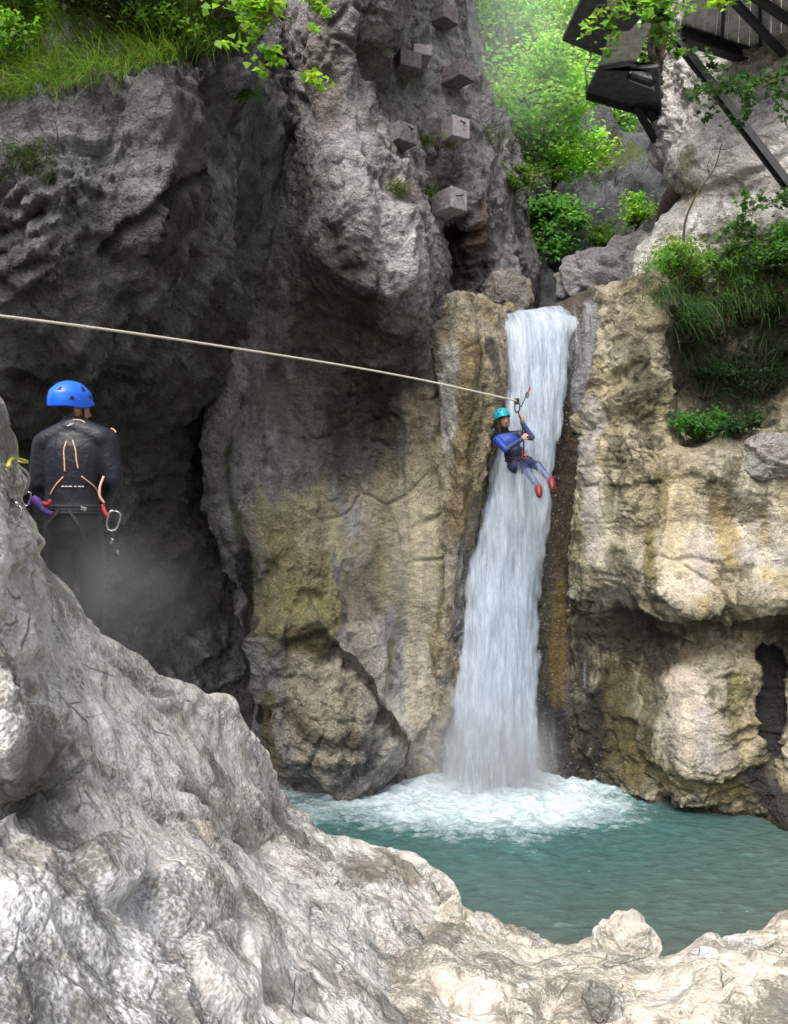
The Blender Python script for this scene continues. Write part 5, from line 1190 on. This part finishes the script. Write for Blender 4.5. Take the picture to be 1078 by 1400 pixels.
for pts, rad, mt, nm in (([(91.5, 603), (88, 615), (88.6, 630), (89, 645)], .0042, 'pipe_pink', 'piping'), ([(99.6, 602), (103.7, 615), (105, 629), (107.5, 641)], .0042, 'pipe_pink', 'piping'),
                         ([(87, 652), (77, 663), (69, 676)], .0042, 'pipe_pink', 'piping'), ([(111.5, 651), (123, 660), (131, 667), (134.5, 675)], .0042, 'pipe_pink', 'piping'),
                         ([(100, 574.5), (109, 574.5), (117, 578)], .004, 'pipe_pink', 'piping'), ([(152, 585.5), (156, 587.5), (159, 591)], .004, 'pipe_pink', 'piping')):
    mb = MB(); mb.tube(on_surface(bt_, dense(pts, 26), .0015, GY - .1), rad, 6); mb.build(nm, M[mt], root)
mb = MB()
for x0, x1 in ((84.5, 88), (89, 93), (94, 99), (101.5, 105), (107, 111), (112, 115)):
    mb.tube(on_surface(bt_, dense([(x0, 665.6), ((x0 + x1) / 2, 665.2), (x1, 665.6)], 5), .001, GY - .1), .0042, 5)
mb.build('chest_print', M['pipe_white'], root)['label'] = 'short row of pale print low on the back'
mb = MB(); mb.tube(on_surface(bt_, dense([(92, 582.5), (96, 581.5), (99, 580)], 8), .001, GY - .1), .004, 5); mb.tube(on_surface(bt_, dense([(96, 579), (98, 580), (101, 579)], 8), .001, GY - .1), .003, 5); mb.build('collar_print', M['pipe_white'], root)
X, Yv = np.array([1., 0, 0]), np.array([0, 1., 0])
har = MB()
for dz in (-.018, 0, .018): har.tube(ring_tube(g(100, 697) + np.array([0, 0, dz]), X, Yv, .163, .132, 0, .013), .013, 6)
for x in (82, 121): har.tube(spline([g(101 + (x - 101) * .35, 699, -.14), g(x, 716, -.155), g(x + (7 if x > 100 else -7), 742, -.115)], 12), .012, 6)
harness = har.build('harness', M['webbing'], root)
mb = MB(); mb.beam(g(124, 695, -.147), g(131, 697, -.14), .006, .022); mb.build('buckle', M['metal'], harness, False, .002)
mb = MB(); mb.tube(spline([g(54, 690, -.11), g(62, 684, -.14), g(72, 692, -.15), g(80, 700, -.155), (g(88, 703, -.15))], 16), np.array([.02, .026, .024, .02, .016, .012])[np.linspace(0, 5, 16).astype(int)], 8)
mb.build('purple_sling', M['purple'], harness)
mb = MB(); mb.tube(spline([g(76, 688, -.16), g(82, 690, -.165), g(86, 684, -.16)], 8), .012, 6); mb.build('red_sling', M['red'], harness)
mb = MB(); mb.tube(spline([g(148, 652, -.07), g(144.5, 668, -.09), g(145, 680, -.09), g(150, 688, -.08)], 14), .007, 6); mb.build('tan_cord', M['pipe_pink'], harness)
mb = MB(); mb.tube(spline([g(146, 690, -.06), g(150, 700, -.07), g(155, 707, -.07)], 10), .011, 6); mb.build('red_sling', M['red'], harness)
mb = MB(); carabiner(mb, g(160.5, 712, -.07), (.25, 0, 1), (1, .2, -.25), .115, .066, .0062); mb.build('carabiner', M['metal'], harness)
mb = MB(); mb.tube(spline([g(161, 724, -.07), g(159, 742, -.07), g(166, 758, -.07)], 12), .005, 6); mb.build('black_sling', M['webbing'], harness)
mb = MB(); mb.beam(g(160.5, 736, -.075), g(157.5, 743, -.075), .008, .014); mb.build('clip', M['metal'], harness, False, .002)
mb = MB(); mb.beam(g(166.5, 751, -.075), g(168, 757, -.075), .008, .014); mb.build('clip', M['metal'], harness, False, .002)

# anchor and slings on the rock beside him
fo = ROCKS['rock_foreground'][2]; rb = bvh_of(fo)
a0 = on_surface(rb, [(20.5, 690)], .012, 3.3)[0]
root = tag(empty('anchor_ring', a0), 'grey steel ring bolt set in the near rock left of the guide', 'ring bolt')
mb = MB(); mb.tube([a0 + np.array([0, .03, 0]), a0 + np.array([0, -.012, 0])], .009, 8); mb.sphere(a0 + np.array([0, -.012, 0]), .013, 10, 7); mb.build('bolt', M['metal'], root)
mb = MB(); mb.tube(ring_tube(a0 + np.array([0, -.014, -.026]), X, np.array([0, .25, .97]), .021, .021, 0, .004, 34), .0042, 7); mb.build('ring', M['metal'], root)
a1 = on_surface(rb, [(9, 640)], .01, 3.3)[0]; hp = g(44, 633, -.18)
def sling(name, pts, rad, mat, label, cat):
    mb = MB(); mb.tube(spline(pts, 30), rad, 7); return tag(mb.build(name, M[mat]), label, cat)
sling('anchor_sling', [a1, W(14, 630, (a1[1] + .2)), W(28, 628, 3.9), W(37, 632, 4.3), hp], .0085, 'yellow', 'yellow green sling arching from the near rock to a knot beside the guide', 'sling')
sling('safety_cord', [W(-40, 515, 3.6), W(0, 572, 3.9), W(22, 602, 4.3), hp], .0062, 'cord', 'thin pale cord running up from the knot to the left edge', 'cord')
c_end = g(52, 676, -.16)
r2 = tag(empty('lanyard', a1), 'grey lanyard looping from the near rock down to the guide belt', 'lanyard')
mb = MB(); mb.tube(spline([a1 + np.array([-.005, -.01, -.015]), W(14, 637, a1[1] + .25), W(27, 638, 4.0), W(40, 654, 4.35), c_end], 30), .0075, 7); mb.build('strap', M['cord'], r2)
mb = MB(); carabiner(mb, c_end + np.array([.004, 0, -.03]), (.2, 0, 1), (1, .3, 0), .08, .045, .005); mb.build('carabiner', M['metal'], r2)

# the rider hanging in front of the fall
ZY = 11.55
def z(px, py, dy=0.0): return W(px, py, ZY) + np.array([0, dy, 0])
root = tag(empty('person', z(706, 640)), 'rider in blue wetsuit and teal helmet hanging from the rope before the waterfall', 'person')
zp = []
zf = np.array([.35, -.93, -.12]); zu = np.array([-.12, -.1, 1.])
Rz, ZP = head_parts(zp, z(688.5, 573), zf, zu, 1.0)
zp += [('c', z(690, 584, .02), z(692, 594, .04), .056, .062, 'black'),
       ('c', z(692, 597, .04), z(681, 602, .02), .07, .072, 'blue'), ('c', z(694, 596, .04), z(712, 594, .04), .07, .07, 'black'),
       ('e', z(697, 605, .03), (.165, .115, .15), rotz(.1), 'blue'), ('e', z(703, 620, .0), (.145, .115, .15), None, 'navy'), ('e', z(708, 634, -.02), (.155, .13, .12), None, 'navy'),
       ('c', z(681, 602, .0), z(690, 616, -.16), .064, .05, 'blue'), ('c', z(690, 616, -.16), z(709, 603, -.26), .048, .034, 'greyblue'),
       ('c', z(713, 594, .02), z(725, 599, -.12), .062, .05, 'greyblue'), ('c', z(725, 599, -.12), z(712, 580, -.16), .047, .033, 'greyblue'),
       ('c', z(702, 637, -.02), z(704, 640, -.12), .095, .09, 'navy'), ('c', z(702, 636, -.05), z(716, 646, -.36), .092, .062, 'navy'), ('c', z(716, 646, -.36), z(725, 665, -.55), .062, .042, 'greyblue'),
       ('c', z(712, 632, -.03), z(729, 638, -.34), .09, .062, 'navy'), ('c', z(729, 638, -.34), z(741, 656, -.52), .062, .042, 'greyblue'),
       ('c', z(725, 663, -.52), z(726, 668, -.54), .042, .034, 'boot'), ('c', z(741, 655, -.50), z(742, 660, -.52), .042, .034, 'boot')]
hand(zp, z(709, 603, -.26), (.75, -.1, .75), (-.6, -.8, .2), 1, .95, .95, 'skin'); hand(zp, z(712, 580, -.16), (-.15, .05, 1), (.5, -.85, .1), 1, .95, .95, 'skin')
zb, _ = make_body('body', zp, .009, SK, root, M['suit'], 4)
zh, _ = helmet('helmet', z(686.5, 568.5), zf, zu, (.112, .128, .115), M['helmet_teal'], root)
mb = MB(); mb.tube(spline([ZP(.078, .02, .02), ZP(.074, .03, -.05), ZP(.035, .06, -.118), ZP(-.035, .06, -.118), ZP(-.074, .03, -.05), ZP(-.078, .02, .02)], 24), .008, 6); mb.build('chin_strap', M['webbing'], zh)
for cx, cy, dy in ((726.5, 672, -.56), (743.5, 663, -.54)):
    mb = MB(); Rt = np.array([[1, 0, 0], [0, .55, -.83], [0, .83, .55]])
    mb.sphere(z(cx, cy, dy - .05), (.052, .125, .062), 18, 12, Rt); mb.sphere(z(cx - .3, cy - 3.5, dy + .03), (.05, .055, .06), 14, 9)
    sh = mb.mesh('shoe_raw'); o = bpy.data.objects.new('raw', sh); COL.objects.link(o); md = o.modifiers.new('r', 'REMESH'); md.mode = 'VOXEL'; md.voxel_size = .01; sm = o.modifiers.new('s', 'SMOOTH'); sm.iterations = 3
    dg = bpy.context.evaluated_depsgraph_get(); dg.update(); m2 = bpy.data.meshes.new_from_object(o.evaluated_get(dg)); bpy.data.objects.remove(o)
    for pl in m2.polygons: pl.use_smooth = True
    m2.materials.clear(); link('shoe', m2, M['shoe'], root)
mb = MB()
for dz in (-.016, .016): mb.tube(ring_tube(z(706, 629, -.01) + np.array([0, 0, dz]), X, Yv, .155, .135, .0, .012, 34), .013, 6)
for px, py in ((708, 638), (718, 634)): mb.tube(ring_tube(z(px, py, -.16), X, np.array([0, .15, .98]), .098, .098, 0, .012, 30), .013, 6)
zharn = mb.build('harness', M['webbing'], root)
TP = W(707, 548, 11.40)
mb = MB(); mb.tube(spline([z(714, 622, -.16), z(712, 600, -.24), z(709, 575, -.2), TP + np.array([.01, 0, -.14])], 16), .010, 6); mb.build('tether', M['webbing'], zharn)
mb = MB(); carabiner(mb, z(714, 623, -.19), (.1, 0, 1), (1, .3, 0), .11, .06, .007); mb.build('carabiner', M['red'], zharn)

# the rope and its trolley
rp = spline([W(-260, 404, 5.2), W(0, 432, 6.3), W(320, 476, 8.4), W(580, 520, 10.5), tuple(TP)], 520)
T = np.gradient(rp, axis=0); T /= np.linalg.norm(T, axis=1)[:, None]; sd = np.cross(T, [0, 0, 1.]); sd /= np.linalg.norm(sd, axis=1)[:, None]; upv = np.cross(sd, T)
s_ = np.concatenate([[0], np.cumsum(np.linalg.norm(np.diff(rp, axis=0), axis=1))])
mb = MB()
for k in range(3):
    a = 2 * math.pi * (s_ / .085 + k / 3); mb.tube(rp + .0065 * (np.cos(a)[:, None] * sd + np.sin(a)[:, None] * upv), .0078, 6)
tag(mb.build('rope', M['rope']), 'pale twisted rope stretched across the gorge from the left edge to the rider', 'rope')
root = tag(empty('trolley', TP), 'black pulley trolley at the end of the rope above the rider', 'pulley')
mb = MB(); tx = T[-1]
for e in (-1, 1): mb.box(TP + np.array([-.035, e * .016 - .003, -.05]), (.07, 0, 0), (0, .006, 0), (0, 0, .085))
mb.build('side_plate', M['black'], root, False, .0025)
mb = MB(); mb.tube([TP + np.array([0, -.013, .0]), TP + np.array([0, .013, .0])], .022, 16); mb.build('wheel', M['metal'], root)
mb = MB(); carabiner(mb, TP + np.array([.006, 0, -.10]), (.05, 0, 1), (1, .2, 0), .13, .07, .009); mb.build('carabiner', M['black'], root)
tl = tag(empty('tail_cord', TP), 'short dark cord with a red end trailing up from the trolley', 'cord')
mb = MB(); mb.tube(spline([TP + np.array([.03, 0, -.03]), W(712, 556, 11.4), W(717, 547, 11.42), W(721.5, 538, 11.44)], 14), .0075, 6); mb.build('cord', M['webbing'], tl)
mb = MB(); carabiner(mb, W(721, 540, 11.43), (.4, 0, 1), (1, .2, -.4), .07, .04, .007); mb.build('clip', M['black'], tl)
mb = MB(); mb.tube(spline([W(722, 537, 11.44), W(724, 532, 11.45), W(724.8, 528.5, 11.45)], 8), .012, 6); mb.build('tag_end', M['red'], tl)
# ------------------------------------------------------------------ concrete blocks on the gorge wall
def block(ex, ey, Y, w, h, dpt, ang, label, hook=None, mat='concrete'):
    """ex, ey: where the front vertical edge's middle shows; two faces turn away from it"""
    c = W(ex, ey, Y); root = tag(empty('concrete_block', c), label, 'concrete block', 'concrete blocks jutting from the gorge wall')
    a = np.array([math.cos(ang), math.sin(ang), 0]); b = np.array([-math.cos(math.pi / 2 - ang), math.sin(math.pi / 2 - ang), 0])   # a to the right and back, b to the left and back
    b = np.array([-math.sin(ang), math.cos(ang), 0])
    mb = MB(); mb.box(c - np.array([0, 0, h / 2]), a * w, b * dpt, np.array([0, 0, h])); me = mb.mesh('body', False, .012)
    bm = bmesh.new(); bm.from_mesh(me); bmesh.ops.subdivide_edges(bm, edges=[e for e in bm.edges if e.calc_length() > .1], cuts=6, use_grid_fill=True)
    for v in bm.verts: v.co += Vector(rng.normal(0, .0022, 3))
    bm.to_mesh(me); bm.free()
    for p in me.polygons: p.use_smooth = False
    link('body', me, M[mat], root)
    if hook:
        p = c + a * w * .62 + np.array([0, 0, h * .18]); n = -b
        mb = MB(); mb.tube(spline([p + b * .03, p + n * .05, p + n * .06 + a * -.02 + np.array([0, 0, -.012]), p + n * .06 - a * (.16 if hook > 1 else .1) + np.array([0, 0, -.06 if hook > 1 else .0])], 14), .0105, 6)
        mb.build('hook', M['iron'], root)
block(616.5, 268, 12.75, .36, .33, .8, math.radians(38), 'lowest pale concrete block with an iron hook, above the brown alcove', 2)
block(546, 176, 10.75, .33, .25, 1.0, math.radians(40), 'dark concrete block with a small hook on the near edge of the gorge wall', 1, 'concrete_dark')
block(619, 170, 12.8, .34, .33, .8, math.radians(30), 'small pale concrete block with a straight iron rod, under the dark upper one', 1)
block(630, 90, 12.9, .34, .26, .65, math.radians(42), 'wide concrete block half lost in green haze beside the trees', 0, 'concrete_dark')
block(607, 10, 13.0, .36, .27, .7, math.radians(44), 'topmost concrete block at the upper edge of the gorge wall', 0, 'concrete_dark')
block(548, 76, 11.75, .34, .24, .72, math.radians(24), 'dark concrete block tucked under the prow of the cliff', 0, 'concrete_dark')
block(566, 66, 12.5, .30, .16, .6, math.radians(12), 'thin pale concrete block beside the dark one under the prow', 0)

# ------------------------------------------------------------------ steel walkway, top right
root = tag(empty('walkway', W(1000, 60, 12.6)), 'dark steel walkway with a plank deck and long strut bolted to the pale cliff', 'walkway')
ZD = 11.55
def D_(px, py, z=ZD): return Wz(px, py, z)
fl, fr, nr, nl = D_(930, 36), D_(1150, 112), D_(1150, -45), D_(948, -40)
pl = MB(); pd = MB(); N_ = 15
for k in range(N_):       # planks run across, a gap between neighbours
    t0, t1 = k / N_ + .0012, (k + 1) / N_ - .0012
    a, b = fl + (fr - fl) * t0, fl + (fr - fl) * t1; c, d = nl + (nr - nl) * t1, nl + (nr - nl) * t0
    pl.prism([a, b, c, d], (0, 0, .05))
pl.build('deck', M['plank'], root, False)
mb = MB(); mb.ibeam(fl + np.array([0, -.03, -.14]), fr + np.array([0, -.03, -.11]), .16, .2); mb.build('edge_beam', M['steel'], root, False)
mb = MB(); mb.ibeam(nl * .9 + fl * .1 + np.array([0, 0, -.10]), nr * .9 + fr * .1 + np.array([0, 0, -.10]), .1, .14); mb.build('edge_beam', M['steel'], root, False)
for t in (.22, .45, .68, .9):
    mb = MB(); mb.beam(fl + (fr - fl) * t + np.array([0, -.12, -.07]), nl + (nr - nl) * t + np.array([0, 0, -.07]), .05, .05); mb.build('cross_beam', M['steel'], root, False)
mb = MB(); mb.beam(D_(996, -6, ZD - .2), D_(1085, 88, ZD - .28), .09, .09); mb.build('brace', M['steel'], root, False)
mb = MB(); mb.beam(D_(1024, -10, ZD - .12), D_(1110, 50, ZD - .12), .09, .1); mb.build('brace', M['steel'], root, False)
s0, s1 = W(924, 52, 12.3), W(1084, 262, 11.55)
mb = MB(); mb.ibeam(s0, s1, .115, .115, (0, -1, .2), .018); mb.beam(s1 + np.array([-.14, 0, -.03]), s1 + np.array([.16, 0, -.03]), .24, .05); mb.build('strut', M['steel'], root, False)
r_ = MB()
ra, rb_ = nl * .1 + fl * .9, nr * .1 + fr * .9
for t in np.linspace(.02, .98, 8):
    p = fl + (fr - fl) * t; r_.tube([p + np.array([0, 0, .05]), p + np.array([0, 0, 1.1])], .02, 6)
for h in (.55, 1.1): r_.tube([fl + np.array([0, 0, h]), fr + np.array([0, 0, h])], .02, 6)
r_.build('railing', M['steel'], root)

root = tag(empty('platform', W(850, 90, 13.5)), 'dark steel lookout platform hanging left of the walkway over the gorge', 'platform')
mb = MB(); mb.prism([D_(769, 56), D_(826, 78), D_(880, 22), D_(800, -12)], (0, 0, .06)); mb.build('deck', M['plate'], root, False)
q = [D_(818, 97, 11.3), D_(868, 92, 11.3), D_(893, 28, 11.6), D_(838, 34, 11.6)]
mb = MB(); nr_ = 9
for k in range(nr_):
    t0, t1 = k / nr_, (k + .78) / nr_
    mb.prism([q[0] + (q[3] - q[0]) * t0, q[1] + (q[2] - q[1]) * t0, q[1] + (q[2] - q[1]) * t1, q[0] + (q[3] - q[0]) * t1], (0, 0, .05))
mb.build('ribbed_panel', M['panel'], root, False)
Z2 = 11.25
A0, A1, A2, A3 = D_(802, 126, Z2), D_(906, 157, Z2), D_(900, 92, Z2), D_(818, 96, Z2)
h0, h1, h2, h3 = D_(860, 110, Z2), D_(896, 124, Z2), D_(890, 98, Z2), D_(862, 90, Z2)
mb = MB()
for qd in ((A0, A1, h1, h0), (A1, A2, h2, h1), (A2, A3, h3, h2), (A3, A0, h0, h3)): mb.prism(list(qd), (0, 0, .06))
mb.build('floor_frame', M['plate'], root, False)
mb = MB(); mb.beam(h0 * .55 + h3 * .45 + np.array([0, 0, -.03]), h1 * .55 + h2 * .45 + np.array([0, 0, -.03]), .1, .06); mb.build('cross_beam', M['steel'], root, False)
mb = MB(); mb.prism([A0 + np.array([0, 0, -.1]), A1 + np.array([0, 0, -.1]), A1 + np.array([0, .06, -.1]), A0 + np.array([0, .06, -.1])], (0, 0, .24)); mb.build('edge_beam', M['steel'], root, False)
for a, b in (((870, 146, 14.0), (915, 226, 14.3)), ((884, 152, 14.1), (920, 188, 14.3))):
    mb = MB(); mb.beam(W(*a), W(*b), .09, .09); mb.build('strut', M['steel'], root, False)
mb = MB()
for a, b in (((801, 33), (808, 76)), ((822, 45), (826, 74)), ((843, 40), (826, 74))): mb.tube([W(*a, 12.9), W(*b, 13.0)], .022, 6)
mb.tube(spline([W(808, 76, 13.0), W(806, 84, 13.1), W(800, 94, 13.3), W(818, 99, 13.6)], 12), .016, 6); mb.tube([W(800, 94, 13.3), W(804, 124, 14.0)], .014, 6)
mb.build('railing', M['plank'], root)
# ------------------------------------------------------------------ camera, light, sky
cam = bpy.data.cameras.new('camera'); co = bpy.data.objects.new('camera', cam); COL.objects.link(co)
co.location = (0, 0, CZ); co.rotation_euler = (math.radians(90), 0, 0)
cam.sensor_fit = 'VERTICAL'; cam.sensor_height = 24; cam.sensor_width = 24; cam.lens = 24 * F / 1400; cam.clip_start = .05; cam.clip_end = 2000
sc.camera = co
el, az = math.radians(54), math.radians(206)      # azimuth the light comes from, clockwise from +Y
sun = bpy.data.lights.new('sun', 'SUN'); so = bpy.data.objects.new('sun', sun); COL.objects.link(so)
sun.energy = SUN; sun.angle = math.radians(32); sun.color = (1, .96, .9)
d = Vector((math.sin(az) * math.cos(el), math.cos(az) * math.cos(el), math.sin(el)))
so.rotation_euler = (-d).to_track_quat('-Z', 'Y').to_euler()
w = bpy.data.worlds.new('World'); sc.world = w; w.use_nodes = True
nt = w.node_tree; nt.nodes.clear()
sky = nt.nodes.new('ShaderNodeTexSky'); sky.sky_type = 'NISHITA'; sky.sun_disc = False; sky.sun_elevation = el; sky.sun_rotation = az
sky.dust_density = 6; sky.air_density = 1.0; sky.ozone_density = 1
bg = nt.nodes.new('ShaderNodeBackground'); bg.inputs['Strength'].default_value = SKY
wo = nt.nodes.new('ShaderNodeOutputWorld')
hs = nt.nodes.new('ShaderNodeHueSaturation'); hs.inputs['Saturation'].default_value = .45
nt.links.new(sky.outputs[0], hs.inputs['Color']); nt.links.new(hs.outputs[0], bg.inputs['Color']); nt.links.new(bg.outputs[0], wo.inputs['Surface'])
sc.view_settings.view_transform = 'Standard'; sc.view_settings.look = 'None'; sc.view_settings.gamma = 1; sc.view_settings.exposure = EXPO
sc.cycles.max_bounces = 6; sc.cycles.diffuse_bounces = 4; sc.cycles.glossy_bounces = 3; sc.cycles.transmission_bounces = 4; sc.cycles.transparent_max_bounces = 24; sc.cycles.volume_bounces = 1
sc.cycles.caustics_reflective = False; sc.cycles.caustics_refractive = False; sc.cycles.sample_clamp_indirect = 6
sc.cycles.use_denoising = True
sc.cycles.use_adaptive_sampling = True; sc.cycles.adaptive_threshold = .015
